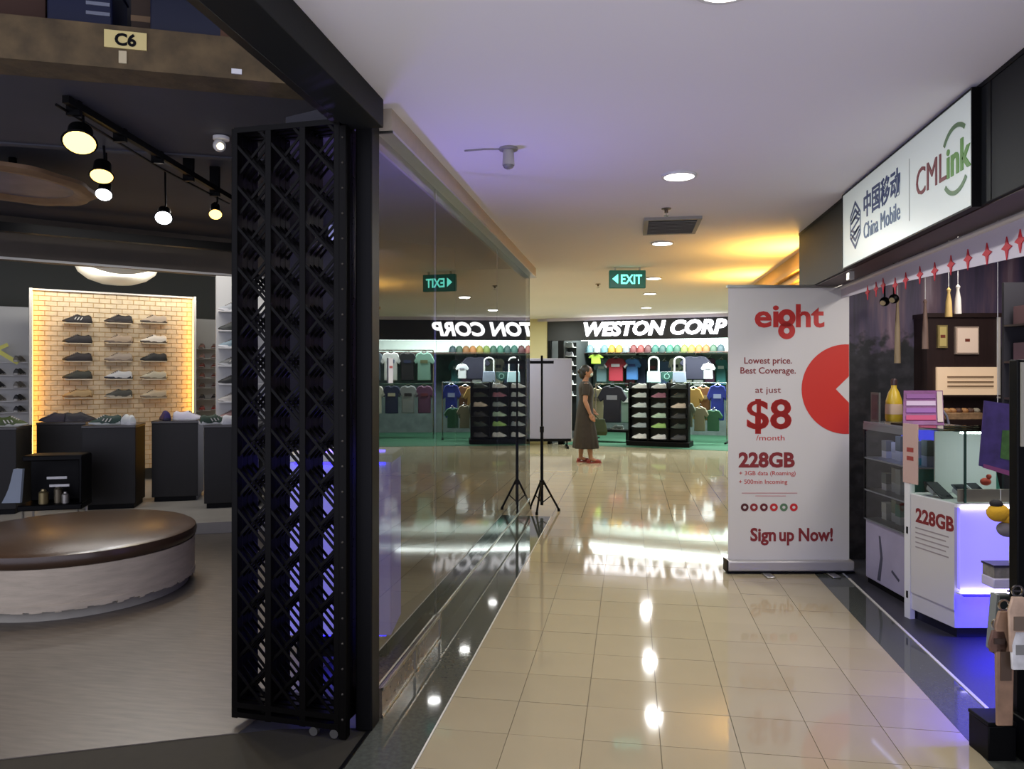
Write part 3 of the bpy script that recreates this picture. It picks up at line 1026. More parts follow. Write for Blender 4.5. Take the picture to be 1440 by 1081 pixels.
cols_ = [[((22, 16, 18), (30, 24, 24)), ((26, 20, 20), (60, 50, 44)), ((168, 150, 128), (70, 60, 52))],
         [((24, 18, 20), (30, 24, 24)), ((160, 140, 116), (110, 96, 84)), ((210, 200, 184), (80, 70, 60))],
         [((30, 20, 22), (34, 26, 26)), ((150, 136, 120), (120, 106, 96)), ((26, 26, 24), (30, 30, 28))],
         [((48, 50, 40), (40, 36, 30)), ((190, 190, 188), (40, 44, 56)), ((180, 172, 148), (120, 110, 92))],
         [((170, 142, 96), (120, 90, 54)), ((60, 60, 52), (176, 168, 150)), ((186, 170, 140), (130, 118, 98))]]
rown = ['top row', 'second row', 'middle row', 'fourth row', 'bottom row']
coln = ['left column', 'middle column', 'right column']
shoeword = {0: 'dark', 1: 'two-tone', 2: 'pale'}
COLFR = (0.26, 0.51, 0.735)
RZ = (447, 475, 500, 525, 551)
for r in range(5):
    for c in range(3):
        up, so = cols_[r][c]
        lum = sum(up) / 3
        word = 'black' if lum < 35 else ('dark olive' if lum < 62 else ('tan' if lum < 145 and up[0] - up[2] > 40 else 'pale'))
        fx = COLFR[c] * BW
        dd = 8.6 + COLFR[c] * 1.0
        z = CAM_H - (RZ[r] + 7 - HORIZON) / FPX * dd
        z = z - 0.005
        p = bl + (brr - bl) * COLFR[c]
        nrm = Vector((math.sin(brz), -math.cos(brz), 0))
        loc = p + nrm * 0.075
        lx = MB().box(fx - 0.14, fx + 0.14, -0.13, 0.0, z - 0.012, z).build('ledge', mat('clear_ledge', (206, 190, 160), 0.3), t, smooth=False)
        shoe((loc.x, loc.y, z), brz + math.pi, up, so, so if lum > 60 else GY,
             '%s sneaker in the %s, %s of the yellow brick board' % (word, rown[r], coln[c]), 'sneakers on the brick board',
             stripe=WH if (r + c) % 3 == 0 and lum < 40 else None, scale=1.08)

# ================================================================ PEDESTALS
M_ped = mat('charcoal_pedestal', (26, 24, 22), 0.5, spec=0.3, noise=(6, 0.15), stretch=(6, 6, 1))


def pedestal(px, d, wd, ztop, label, dep=None, z0=0.10):
    c = at(px, d)
    dep = dep or wd * 0.85
    t = thing('pedestal', label, 'pedestal', (c.x, c.y, z0), SROT, 'charcoal display pedestals')
    MB().box(-wd / 2, wd / 2, 0, dep, 0.05, ztop - z0 - 0.025).build('body', M_ped, t, bevel=0.004, smooth=False)
    MB().box(-wd / 2 - 0.004, wd / 2 + 0.004, -0.004, dep + 0.004, ztop - z0 - 0.025, ztop - z0).build('top_panel', mat('pedestal_top', (54, 50, 46), 0.3), t, bevel=0.003, smooth=False)
    MB().box(-wd / 2 + 0.02, wd / 2 - 0.02, 0.03, dep - 0.02, 0.0, 0.05).build('plinth', M_black, t, smooth=False)
    return c


pc = {}
pc[0] = pedestal(-16, 7.0, 0.46, 0.93, 'charcoal pedestal at the left edge of the photo')
pc[1] = pedestal(86, 7.75, 0.46, 0.93, 'charcoal pedestal behind the black trolley')
pc[2] = pedestal(153, 7.3, 0.48, 0.93, 'charcoal pedestal right of the black trolley')
pc[3] = pedestal(246, 7.76, 0.45, 0.945, 'charcoal pedestal in the gap right of the brick board')
pc[4] = pedestal(326, 7.4, 0.52, 0.93, 'charcoal pedestal half hidden behind the lattice gate')


def on_ped(k, da, db, rz, up, so, lace, label, stripe=None, z=0.93, sc_=1.05, dz=0.0):
    p = pc[k] + U * da + V * db
    return shoe((p.x, p.y, z + dz), rz, up, so, lace, label, 'sneakers on the pedestals', stripe, sc_)


on_ped(0, 0.12, 0.16, 0.5, (70, 84, 40), (200, 200, 190), WH, 'olive green sneaker on the leftmost pedestal', WH)
on_ped(0, -0.1, 0.22, 0.3, (200, 198, 190), (220, 218, 210), WH, 'white sneaker on the leftmost pedestal')
on_ped(1, -0.09, 0.12, SROT + 3.3, (46, 38, 48), (58, 52, 58), GY, 'purple black sneaker facing left on the pedestal behind the trolley')
on_ped(1, 0.13, 0.16, SROT + 0.4, (44, 42, 46), (70, 66, 70), GY, 'charcoal sneaker facing right on the pedestal behind the trolley')
on_ped(2, -0.06, 0.12, SROT + 3.5, (36, 60, 52), (190, 194, 190), WH, 'teal and black sneaker on the pedestal right of the trolley', WH)
on_ped(2, 0.13, 0.13, SROT + 2.2, (206, 210, 208), (226, 226, 224), GY, 'white sneaker at the right of the pedestal beside the trolley')
on_ped(3, -0.12, 0.14, SROT + 1.9, (48, 34, 92), (40, 36, 60), GY, 'violet sneaker on the pedestal in front of the board gap', z=0.945)
on_ped(3, 0.10, 0.14, SROT + 0.1, (214, 210, 220), (228, 226, 228), GY, 'white sneaker on the pedestal in front of the board gap', z=0.945)
on_ped(4, -0.18, 0.15, SROT + 0.3, (40, 62, 48), (206, 206, 202), WH, 'green and white sneaker on the pedestal by the gate', WH)
on_ped(4, 0.04, 0.10, SROT + 0.2, (200, 200, 200), (214, 214, 214), GY, 'grey white sneaker on the pedestal by the gate')

# shoes on the white wall by the gate
wl0, wl1 = at(304, 8.0), at(398, 8.3)
wrz = math.atan2((wl1 - wl0).y, (wl1 - wl0).x)
wnm = Vector((math.sin(wrz), -math.cos(wrz), 0))
specs = [(430, (150, 154, 158), (200, 200, 202), 'grey'), (457, (40, 44, 42), (60, 62, 60), 'black'), (481, (120, 140, 150), (220, 222, 222), 'blue grey'), (506, (96, 98, 98), (180, 182, 182), 'speckled grey'),
         (531, (22, 24, 26), (30, 30, 32), 'jet black'), (556, (170, 166, 160), (200, 196, 190), 'sand coloured'), (580, (150, 120, 116), (196, 190, 188), 'dusty pink')]
shelf_t = thing('shoe_ledges', 'row of thin white shoe ledges on the white wall by the gate', 'shelf', wl0, wrz)
for k, (py, up, so, nm) in enumerate(specs):
    z = CAM_H - (py + 8 - HORIZON) / FPX * 8.05
    MB().box(0.02, 0.66, -0.13, 0.0, z - 0.012, z).build('ledge', M_white, shelf_t, smooth=False)
    p = wl0 + (wl1 - wl0).normalized() * 0.16 + wnm * 0.07
    shoe((p.x, p.y, z), wrz + math.pi, up, so, GY, '%s sneaker on the white wall left of the gate' % nm, 'sneakers on the white wall', WH if k == 3 else None, 1.0)
# shoes in the niche right of the brick board
n0, n1 = at(268, 10.2), at(306, 10.5)
nrz = math.atan2((n1 - n0).y, (n1 - n0).x)
nnm = Vector((math.sin(nrz), -math.cos(nrz), 0))
nt_ = thing('shoe_ledges', 'short ledges in the pale niche right of the brick board', 'shelf', n0, nrz)
for k, (py, up) in enumerate(((485, (170, 120, 104)), (499, (176, 130, 116)), (512, (150, 70, 60)), (526, (160, 90, 74)), (540, (120, 80, 70)), (556, (60, 58, 62)), (572, (190, 84, 78)))):
    z = CAM_H - (py + 5 - HORIZON) / FPX * 10.3
    MB().box(0.02, 0.44, -0.13, 0.0, z - 0.01, z).build('ledge', M_white, nt_, smooth=False)
    for q in (0.10, 0.28):
        p = n0 + (n1 - n0).normalized() * (q + 0.02) + nnm * 0.08
        side = 'left' if q < 0.2 else 'right'
        rowname = ['topmost', 'second', 'third', 'fourth', 'fifth', 'sixth', 'lowest'][k]
        c = up if q < 0.2 else tuple(max(0, v - 40) for v in up)
        shoe((p.x, p.y, z), nrz + 0.9 + math.pi, c, (190, 180, 176), GY, 'small sneaker at the %s of the %s ledge in the pale niche' % (side, rowname), 'sneakers in the niche', None, 0.72)
# shoes on the pale wall at the far left
q0, q1 = at(-160, 8.65), at(44, 9.4)
qrz = math.atan2((q1 - q0).y, (q1 - q0).x)
qnm = Vector((math.sin(qrz), -math.cos(qrz), 0))
qt = thing('shoe_ledges', 'ledges on the pale wall left of the brick board', 'shelf', q0, qrz)
qd = (q1 - q0).normalized()
QL = (q1 - q0).length
rowq = ['top', 'second', 'third', 'fourth', 'lowest']
for k, py in enumerate((502, 520, 538, 556, 572)):
    z = CAM_H - (py + 7 - HORIZON) / FPX * 9.3
    MB().box(QL - 0.5, QL - 0.03, -0.12, 0.0, z - 0.01, z).build('ledge', M_white, qt, smooth=False)
    for q in ((0.12,) if k < 1 else (0.12, 0.33)):
        p = q0 + qd * (QL - q) + qnm * 0.07
        c = random.choice([(60, 62, 62), (96, 96, 92), (40, 42, 46), (120, 116, 108)])
        shoe((p.x, p.y, z), qrz + 1.2, c, (186, 184, 178), WH, 'dark sneaker at the %s of the %s ledge left of the brick board' % ('right' if q < 0.2 else 'left', rowq[k]), 'sneakers left of the board', None, 0.85)
p = at(10, 9.15)
t = thing('wall_emblem', 'yellow chevron ornament on the pale wall at the left edge', 'ornament', (p.x, p.y, 1.68), qrz)
MB().prism([(-0.09, 0.04), (0.02, 0.1), (0.0, 0.14), (-0.11, 0.08)], 0.02, FACE).build('upper_bar', mat('emblem_yellow', (226, 222, 110), 0.5), t)
MB().prism([(-0.11, 0.02), (0.10, -0.13), (0.13, -0.09), (-0.08, 0.06)], 0.02, FACE).build('lower_bar', mat('emblem_yellow', (226, 222, 110)), t)

# ================================================================ ROUND BENCH
c = ground(-2.93, 4.98)
t = thing('round_bench', 'round bench with brown padded top and whitewashed base in the shoe shop', 'bench', c)
RB = 0.74
MB().lathe([(0.0, 0.31), (RB - 0.02, 0.31), (RB, 0.33), (RB + 0.005, 0.355), (RB - 0.004, 0.385), (RB - 0.03, 0.40), (0.0, 0.405)], 72).build('padded_top', mat('brown_leather', (62, 46, 34), 0.3, noise=(9, 0.18), bump=(60, 0.08)), t)
MB().lathe([(RB - 0.01, 0.07), (RB - 0.008, 0.31), (RB - 0.05, 0.31), (RB - 0.05, 0.07)], 72).build('drum', mat('whitewashed_wood', (178, 166, 146), 0.7, noise=(6, 0.13), bump=(12, 0.25), stretch=(1, 1, 5)), t)
MB().lathe([(0.0, 0.0), (RB - 0.05, 0.0), (RB - 0.05, 0.09), (0.0, 0.09)], 72).build('plinth', mat('whitewashed_plinth', (150, 146, 134), 0.7, noise=(6, 0.1)), t)
# ragged lower edge of the drum cladding
rg = MB()
N = 140
for i in range(N):
    a0, a1 = 2 * math.pi * i / N, 2 * math.pi * (i + 1) / N
    h0 = 0.075 - 0.012 * abs(math.sin(i * 0.9)) - random.uniform(0, 0.008)
    rr = RB - 0.006
    rg.add([(rr * math.cos(a0), rr * math.sin(a0), h0), (rr * math.cos(a1), rr * math.sin(a1), h0), (rr * math.cos(a1), rr * math.sin(a1), 0.1), (rr * math.cos(a0), rr * math.sin(a0), 0.1),
            ((rr - .03) * math.cos(a0), (rr - .03) * math.sin(a0), h0), ((rr - .03) * math.cos(a1), (rr - .03) * math.sin(a1), h0), ((rr - .03) * math.cos(a1), (rr - .03) * math.sin(a1), 0.1), ((rr - .03) * math.cos(a0), (rr - .03) * math.sin(a0), 0.1)],
           [(0, 1, 2, 3), (7, 6, 5, 4), (0, 4, 5, 1), (1, 5, 6, 2), (3, 2, 6, 7), (0, 3, 7, 4)])
rg.build('ragged_skirt', mat('whitewashed_wood', (172, 162, 150)), t)

# ================================================================ BLACK TROLLEY
c = at(78, 6.75)
t = thing('shoe_care_trolley', 'low black trolley with silver cans and a pale cloth behind the bench', 'trolley', (c.x, c.y, 0), SROT)
W2 = 0.26
MB().box(-W2, W2, -0.15, 0.15, 0.22, 0.27).build('lower_tray', M_black, t, bevel=0.01)
MB().box(-W2 + .02, W2, 0.11, 0.15, 0.27, 0.70).build('back_panel', M_black, t, bevel=0.01)
MB().box(-W2 + .04, W2, -0.14, 0.12, 0.66, 0.71).build('upper_tray', M_black, t, bevel=0.01)
MB().box(W2 - 0.03, W2, -0.14, 0.13, 0.27, 0.68).build('side_panel', M_black, t, bevel=0.01)
for x, y in ((-0.22, -0.12), (0.22, -0.12), (-0.22, 0.12), (0.22, 0.12)):
    lg = MB().cyl((x, y, 0.04), (x, y, 0.23), 0.012, n=8).build('leg', M_chrome, t)
    MB().cyl((x - 0.01, y, 0.025), (x + 0.01, y, 0.025), 0.025, n=12).build('caster', M_steel, lg)
MB().loft([[(-W2 - 0.02 - 0.10 * (1 - k / 5) ** 1.2, -0.14 + 0.02 * math.sin(k), 0.30 + 0.30 * k / 5), (-W2 + 0.03 + 0.02 * k / 5, -0.16, 0.30 + 0.30 * k / 5), (-W2 + 0.04 + 0.02 * k / 5, -0.14, 0.30 + 0.30 * k / 5), (-W2 - 0.01 - 0.10 * (1 - k / 5) ** 1.2, -0.11, 0.30 + 0.30 * k / 5)] for k in range(6)]).build('cloth', mat('pale_blue_cloth', (150, 160, 172), 0.8), t)
for k, (x, y, r_, h, cc) in enumerate(((-0.08, -0.05, 0.04, 0.13, (150, 136, 96)), (0.03, -0.02, 0.035, 0.16, (120, 112, 92)), (0.10, -0.06, 0.03, 0.10, (180, 176, 168)))):
    MB().lathe([(0, 0.27), (r_, 0.27), (r_, 0.27 + h * 0.75), (r_ * 0.55, 0.27 + h * 0.88), (r_ * 0.5, 0.27 + h), (0, 0.27 + h)], 16, (x, y, 0)).build('can', mat('can_%d' % k, cc, 0.3, metal=0.6), t)
for z, x in ((0.50, 0.06), (0.43, 0.08)):
    MB().box(x - 0.08, x + 0.08, -0.155, -0.145, z, z + 0.022).build('label_strip', M_white, t)

# ================================================================ SHOE SHOP CEILING ITEMS
def track_lamp(px, py, d, warm, label, aim, power=25, sz=0.05):
    p = at(px, d, py)
    t = thing('track_spotlight', label, 'spotlight', p, 0, 'spotlights on the black track')
    aim = (aim - p).normalized()
    q = aim.to_track_quat('-Z', 'Y')
    Mx = q.to_matrix().to_4x4()
    MB().lathe([(0.0, 0.13), (0.02, 0.13), (sz * 0.75, 0.10), (sz * 0.8, 0.03), (sz * 1.1, 0.0), (sz * 1.0, -0.004), (0.0, 0.012)], 20, M=Mx).build('housing', M_black, t)
    MB().lathe([(0.0, -0.004), (sz * 0.97, -0.004), (sz * 0.9, -0.012), (0, -0.016)], 20, M=Mx).build('lens', glow('lamp_warm' if warm else 'lamp_cool', (255, 206, 110) if warm else (244, 248, 255), 3.2 if warm else 8), t)
    MB().tube([(0, 0, 0.06), (0.0, 0.03, 0.11), (0, 0.02, (3.12 if d > 5.2 else 2.96) - p.z)], 0.008, 6).build('stem', M_black, t)
    ld = bpy.data.lights.new('spot_lamp', 'SPOT')
    ld.energy = power * 0.7
    ld.color = (1.0, 0.80, 0.5) if warm else (0.95, 0.97, 1.0)
    ld.spot_size = R(95)
    ld.spot_blend = 0.6
    ld.shadow_soft_size = 0.05
    o = bpy.data.objects.new('spot_lamp', ld)
    COL.objects.link(o)
    o.location = p + aim * 0.03
    o.rotation_euler = q.to_euler()
    return t


def mid(px, py, d):
    return at(px, d, py)


track_lamp(112, 200, 4.2, True, 'wide warm spotlight nearest the beam on the black track', ground(-1.7, 2.6, 0), 60, 0.085)
track_lamp(143, 247, 4.9, True, 'second warm spotlight on the track, just above a white one', ground(-2.2, 3.6, 0), 60, 0.07)
track_lamp(146, 273, 5.36, False, 'white spotlight just under the second warm lamp', ground(-2.3, 3.4, 0), 60, 0.055)
track_lamp(230, 306, 6.1, False, 'large white spotlight in the middle of the track', ground(-1.9, 3.6, 0), 70, 0.065)
track_lamp(303, 301, 6.0, True, 'small warm spotlight at the right end of the track', ground(-1.5, 3.9, 0), 40)
a_, b_ = at(92, 4.0, z=2.93), at(330, 6.35, z=2.93)
t = thing('lighting_track', 'black ceiling track carrying the shoe shop spotlights', 'track', a_, math.atan2((b_ - a_).y, (b_ - a_).x))
TL = (b_ - a_).length
MB().box(0, TL, -0.018, 0.018, -0.02, 0.02).build('rail', M_black, t)
MB().tube([(0.0, 0.05, -0.03), (TL * 0.5, 0.06, -0.05), (TL, 0.05, -0.03)], 0.008, 6).build('cable', M_black, t)
for k in range(5):
    MB().box(TL * k / 5 + 0.1, TL * k / 5 + 0.13, -0.015, 0.06, -0.05, 0.19).build('bracket', M_black, t)
# round ceiling rose
c = at(18, 5.75, z=2.94)
t = thing('ceiling_rose', 'oval scalloped ceiling ornament with a brown rim in the shoe shop', 'ornament', c, YAW)
ro = MB()
N = 48
rings = []
for f_, z in ((0.72, -0.02), (0.80, -0.05), (0.92, -0.055), (1.0, -0.03), (1.0, 0.0), (0.72, 0.0)):
    rings.append([((0.52 * f_ * (1 + (0.03 * math.cos(i * 2 * math.pi * 10 / N) if f_ > 0.9 else 0))) * math.cos(2 * math.pi * i / N), 0.68 * f_ * (1 + (0.03 * math.cos(i * 2 * math.pi * 10 / N) if f_ > 0.9 else 0)) * math.sin(2 * math.pi * i / N), z) for i in range(N)])
ro.loft(rings, caps=False)
ro.build('rim', mat('rose_rim', (134, 106, 78), 0.6, noise=(8, 0.2)), t)
MB().lathe([(0, -0.02), (0.5, -0.022), (0.76, -0.02), (0.76, 0.0), (0, 0)], 40, sx=0.52, sy=0.68).build('field', mat('rose_field', (88, 84, 104), 0.5, noise=(5, 0.3)), t)
MB().cyl((0, 0, 0.0), (0, 0, 0.18), 0.03, n=12).build('stem', M_black, t)
# white dome under the bulkhead
c = at(165, 9.0)
t = thing('dome_lamp', 'big white dome lamp half hidden by the brown bulkhead', 'lamp', (c.x, c.y, 2.51))
MB().lathe([(0, 0), (0.18, 0.02), (0.32, 0.07), (0.42, 0.15), (0.46, 0.24), (0.44, 0.25), (0.0, 0.25)], 40).build('dome', mat('dome_white', (206, 204, 190), 0.4, emit=(206, 204, 190), estr=0.12), t)
MB().cyl((0, 0, 0.25), (0, 0, 0.6), 0.02, n=10).build('stem', M_black, t)
# small dome camera / emergency lamp by the gate
c = at(311, 4.72, z=2.955)
t = thing('emergency_lamp', 'small white twin emergency lamp on the dark ceiling left of the gate', 'lamp', c)
MB().cyl((0, 0, 0), (0, 0, -0.02), 0.05, n=18).build('mount', M_white, t)
MB().sphere((-0.012, 0, -0.055), 0.04, n=16, m=10).build('globe', mat('globe_white', (212, 210, 206), 0.2), t)
MB().sphere((0.012, -0.03, -0.07), 0.022, n=12, m=8).build('bulb', glow('small_bulb', (255, 240, 200), 2), t)

# C6 plate and scraps on the beam
M_beamrot = SROT


def on_beam(px, py, label, wd, ht, m, name, cat, txt=None):
    # face of the beam at b = 3.98
    k = (px - 720) / FPX
    d = 3.98 / (V.dot(CF) + V.dot(CR) * k)
    p = at(px, d, py) - V * 0.004
    t = thing(name, label, cat, p, SROT)
    MB().box(-wd / 2, wd / 2, -0.004, 0.004, -ht / 2, ht / 2).build('plate', m, t)
    if txt:
        letters(txt, ht * 0.95, (0, -0.006, -ht * 0.33), M_black, t, offset=0.003, extrude=0.0006)
    return t


on_beam(177, 57, 'cream plate reading C6 on the concrete beam', 0.19, 0.085, mat('cream_plate', (208, 190, 124), 0.6), 'number_plate', 'sign', 'C6')
on_beam(173, 81, 'torn scrap of pale tape under the C6 plate', 0.035, 0.06, mat('tape_pale', (190, 176, 140), 0.7), 'tape_scrap', 'tape')
on_beam(333, 101, 'small white sticker on the beam near the gate', 0.05, 0.025, M_white, 'sticker', 'sticker')
# crates stored above the beam
for k, (px, wd, ht, dep, colr, lab) in enumerate(((112, 0.30, 0.50, 0.3, (9, 18, 50), 'blue crate with white slots stored above the C6 beam'), (262, 0.34, 0.50, 0.3, (6, 13, 38), 'dark blue crate stored above the beam near the gate'))):
    d = 3.75
    c = at(px, d, z=3.0)
    t = thing('storage_crate', lab, 'crate', c, SROT)
    MB().box(-wd / 2, wd / 2, 0, dep, 0.0, ht).build('body', mat('crate_blue_%d' % k, colr, 0.5), t, bevel=0.01)
    MB().box(-wd / 2 - 0.01, wd / 2 + 0.01, -0.012, dep, ht - 0.04, ht).build('rim', mat('crate_blue_%d' % k, colr), t, bevel=0.005)
    if k == 0:
        for z in (0.27, 0.32, 0.37):
            MB().box(0.03, 0.14, -0.006, 0.0, z, z + 0.018).build('slot', mat('slot_grey', (120, 124, 136)), t)
for k, (px, wd, ht, colr, lab) in enumerate(((205, 0.14, 0.5, (52, 38, 26), 'brown carton between the two blue crates'), (322, 0.18, 0.5, (84, 56, 36), 'brown wooden box above the beam at the right'), (18, 0.3, 0.45, (72, 48, 36), 'reddish brown box above the beam at the left edge'))):
    c = at(px, 3.8, z=3.0)
    t = thing('carton', lab, 'box', c, SROT)
    MB().box(-wd / 2, wd / 2, 0, 0.25, 0, ht).build('body', mat('carton_%d' % k, colr, 0.8), t, bevel=0.004)
    MB().box(-wd / 2, wd / 2, -0.002, 0.0, ht * 0.5, ht * 0.56).build('tape', mat('tape_brown', (110, 86, 56)), t)

# ================================================================ BLUE LIT COUNTER BEHIND THE GLASS
c = at(404, 3.72)
t = thing('display_counter', 'white counter with blue light seen through gate and glass', 'counter', (c.x, c.y, 0), YAW)
CWd = 0.52
M_lav = mat('lavender_panel', (150, 146, 210), 0.3, emit=(120, 112, 235), estr=0.30)
M_blueled = glow('blue_led', (30, 24, 255), 9)
MB().box(0, CWd, 0.02, 0.35, 0.12, 1.0).build('body', M_lav, t, bevel=0.008)
MB().box(-0.01, CWd + .01, 0.0, 0.36, 1.0, 1.04).build('top_panel', M_white, t, bevel=0.006)
MB().box(0.03, CWd - 0.03, 0.012, 0.02, 0.985, 1.0).build('led_strip', M_blueled, t)
MB().box(0.03, CWd - 0.03, 0.04, 0.30, 0.112, 0.12).build('led_strip', M_blueled, t)
MB().box(0.03, CWd - 0.03, 0.06, 0.30, 0.0, 0.112).build('plinth', M_black, t)
MB().box(0.05, CWd - 0.05, 0.10, 0.14, 1.04, 1.05).build('added_violet_strip', glow('added_violet_glow', (110, 90, 255), 5), t)  # glowing strip added to go with the violet lamp
area('added_violet_lamp', tuple(at(500, 3.85, z=1.07)), 0.4, 18, (0.36, 0.26, 1.0), (R(180), R(34), 0), 0.06, spread=R(100))  # added lamp, throws a violet patch through the glass onto the corridor ceiling
c = at(462, 5.45, z=1.45 + (524 - 350) / FPX * 5.45)
t = thing('wall_poster', 'pale lavender poster high on the dark wall behind the gate', 'poster', c, YAW + R(-3))
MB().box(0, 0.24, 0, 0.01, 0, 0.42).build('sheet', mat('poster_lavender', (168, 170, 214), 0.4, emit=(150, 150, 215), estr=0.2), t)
MB().box(-0.01, 0.25, 0.004, 0.014, 0.2, 0.215).build('crease', mat('poster_line', (90, 90, 130)), t)
t = thing('glass_sticker', 'small white sticker on the glass beside the corner post', 'sticker', (GX + 0.003, 3.12, 1.46), R(90))
MB().box(-0.03, 0.03, -0.001, 0.001, -0.055, 0.055).build('sheet', M_white, t)
MB().box(-0.02, 0.02, -0.002, -0.001, 0.01, 0.02).build('print', mat('sticker_red', (170, 60, 60)), t)

# ================================================================ PHONE SHOP FURNITURE
# ---- glass vitrine next to the banner
v0, v1 = Vector((1.60, 5.45, 0)), Vector((1.70, 4.86, 0))
vrz = math.atan2((v1 - v0).y, (v1 - v0).x)
VL = (v1 - v0).length
VD = 0.42
t = thing('glass_vitrine', 'glass vitrine with shelves and pale printed base beside the banner', 'vitrine', v0, vrz)
MB().box(0, VL, 0.015, VD, 0.04, 0.44).build('base_panel', mat('vitrine_base', (158, 152, 176), 0.45, noise=(4, 0.12)), t, bevel=0.004)
MB().box(0.0, VL, 0.03, VD - 0.02, 0.0, 0.04).build('plinth', M_black, t)
pr = MB()
pr.prism([(0.16, 0.06), (0.20, 0.06), (0.23, 0.22), (0.20, 0.36), (0.18, 0.36), (0.20, 0.22)], 0.002, Matrix.Translation((0, 0.015, 0)) @ FACE)
pr.prism([(0.34, 0.16), (0.43, 0.12), (0.44, 0.135), (0.35, 0.175)], 0.002, Matrix.Translation((0, 0.015, 0)) @ FACE)
pr.build('base_print', mat('vitrine_print', (66, 66, 84)), t)
for x in (0.0, VL - 0.015):
    for y in (0.0, VD - 0.015):
        MB().box(x, x + 0.015, y, y + 0.015, 0.44, 1.1).build('post', M_black, t)
for z in (0.44, 0.64, 0.86):
    MB().box(0.0, VL, 0.0, VD, z, z + 0.010).build('shelf', mat('shelf_grey', (96, 100, 104), 0.3), t)
MB().box(0.0, VL, 0.0, VD, 1.1, 1.115).build('top_panel', mat('vitrine_top', (110, 112, 118), 0.25), t)
for nm, a in (('front_pane', ((0.015, 0.004), (VL - 0.015, 0.004))), ('end_pane', ((VL - 0.004, 0.015), (VL - 0.004, VD - 0.015)))):
    (xa, ya), (xb, yb2) = a
    MB().add([(xa, ya, 0.45), (xb, yb2, 0.45), (xb, yb2, 1.1), (xa, ya, 1.1)], [(0, 1, 2, 3)]).build(nm, M_clear, t, smooth=False)
MB().box(0.03, VL - 0.03, 0.02, 0.05, 1.085, 1.098).build('led_strip', glow('vitrine_fill_glow', (190, 196, 255), 5), t)  # glowing strip added to brighten the inside of the vitrine
MB().box(0.0, VL, -0.004, 0.010, 1.06, 1.1).build('strip_screen_lip', mat('shelf_grey', (96, 100, 104)), t)  # lip added to screen the strip's reflection from the floor
MB().box(0.02, VL - 0.02, 0.25, 0.26, 0.87, 1.08).build('added_blue_panel', mat('added_blue_glow', (84, 88, 190), 0.5, emit=(70, 72, 230), estr=0.6), t)  # self-lit sheet added to give the front glass its bluish reflection
boxc = [(206, 204, 196), (140, 148, 122), (92, 150, 126), (176, 178, 170), (120, 122, 112), (196, 196, 200), (86, 96, 92), (168, 160, 146)]
k = 0
MV = Matrix.Translation(v0) @ Matrix.Rotation(vrz, 4, 'Z')
for zi, z in enumerate((0.45, 0.65, 0.87)):
    for i in range(6):
        x = 0.05 + i * 0.09
        h = random.uniform(0.11, 0.17)
        p = MV @ Vector((x + 0.03, 0.10 + 0.02 * (i % 2), z))
        bt = thing('phone_box', '%s upright phone box, number %s from the banner on the %s vitrine shelf' % (['white', 'olive', 'teal', 'pale grey', 'grey', 'bright white', 'dark grey', 'sand'][k % 8], ['one', 'two', 'three', 'four', 'five', 'six'][i], ['lowest', 'middle', 'upper'][zi]), 'box', p, vrz, 'phone boxes in the vitrine')
        MB().box(-0.03, 0.03, 0, 0.05, 0, h * 0.4).build('tray', M_white, bt)
        MB().box(-0.031, 0.031, -0.001, 0.051, h * 0.4, h).build('lid', cm(boxc[k % 8]), bt)
        k += 1
# things on the vitrine
p = MV @ Vector((0.02, 0.2, 1.115))
t = thing('spray_bottle', 'yellow bottle with pale label standing on the glass vitrine', 'bottle', p, vrz)
MB().lathe([(0, 0), (0.05, 0), (0.055, 0.02), (0.052, 0.14), (0.035, 0.2), (0.018, 0.23), (0.018, 0.25), (0, 0.25)], 20).build('body', mat('bottle_yellow', (196, 164, 44), 0.35), t)
MB().lathe([(0, 0.25), (0.02, 0.25), (0.02, 0.285), (0.012, 0.295), (0, 0.295)], 16).build('cap', mat('bottle_cap', (60, 40, 40), 0.4), t)
MB().lathe([(0.0535, 0.05), (0.056, 0.05), (0.054, 0.12), (0.0525, 0.12)], 20).build('label', mat('bottle_label', (206, 176, 150), 0.6), t)
p = MV @ Vector((0.10, 0.30, 1.115))
t = thing('desk_tray', 'black desk tray with a green rim behind the leaflet rack', 'tray', p, vrz)
MB().box(-0.12, 0.12, 0, 0.12, 0, 0.13).build('body', mat('tray_black', (26, 26, 30), 0.4), t, bevel=0.005)
MB().box(-0.125, 0.125, -0.005, 0.125, 0.13, 0.155).build('rim', mat('tray_green', (64, 116, 60), 0.5), t, bevel=0.004)
p = MV @ Vector((0.0, 0.05, 1.115))
t = thing('small_photo_frame', 'small dark framed picture at the banner end of the vitrine', 'frame', p, vrz)
MB().box(0.0, 0.11, 0, 0.012, 0, 0.2).build('frame', mat('frame_grey', (84, 86, 82), 0.5), t)
MB().box(0.012, 0.098, -0.002, 0.0, 0.014, 0.186).build('picture', mat('frame_picture', (54, 48, 52), 0.5, noise=(20, 0.4)), t)
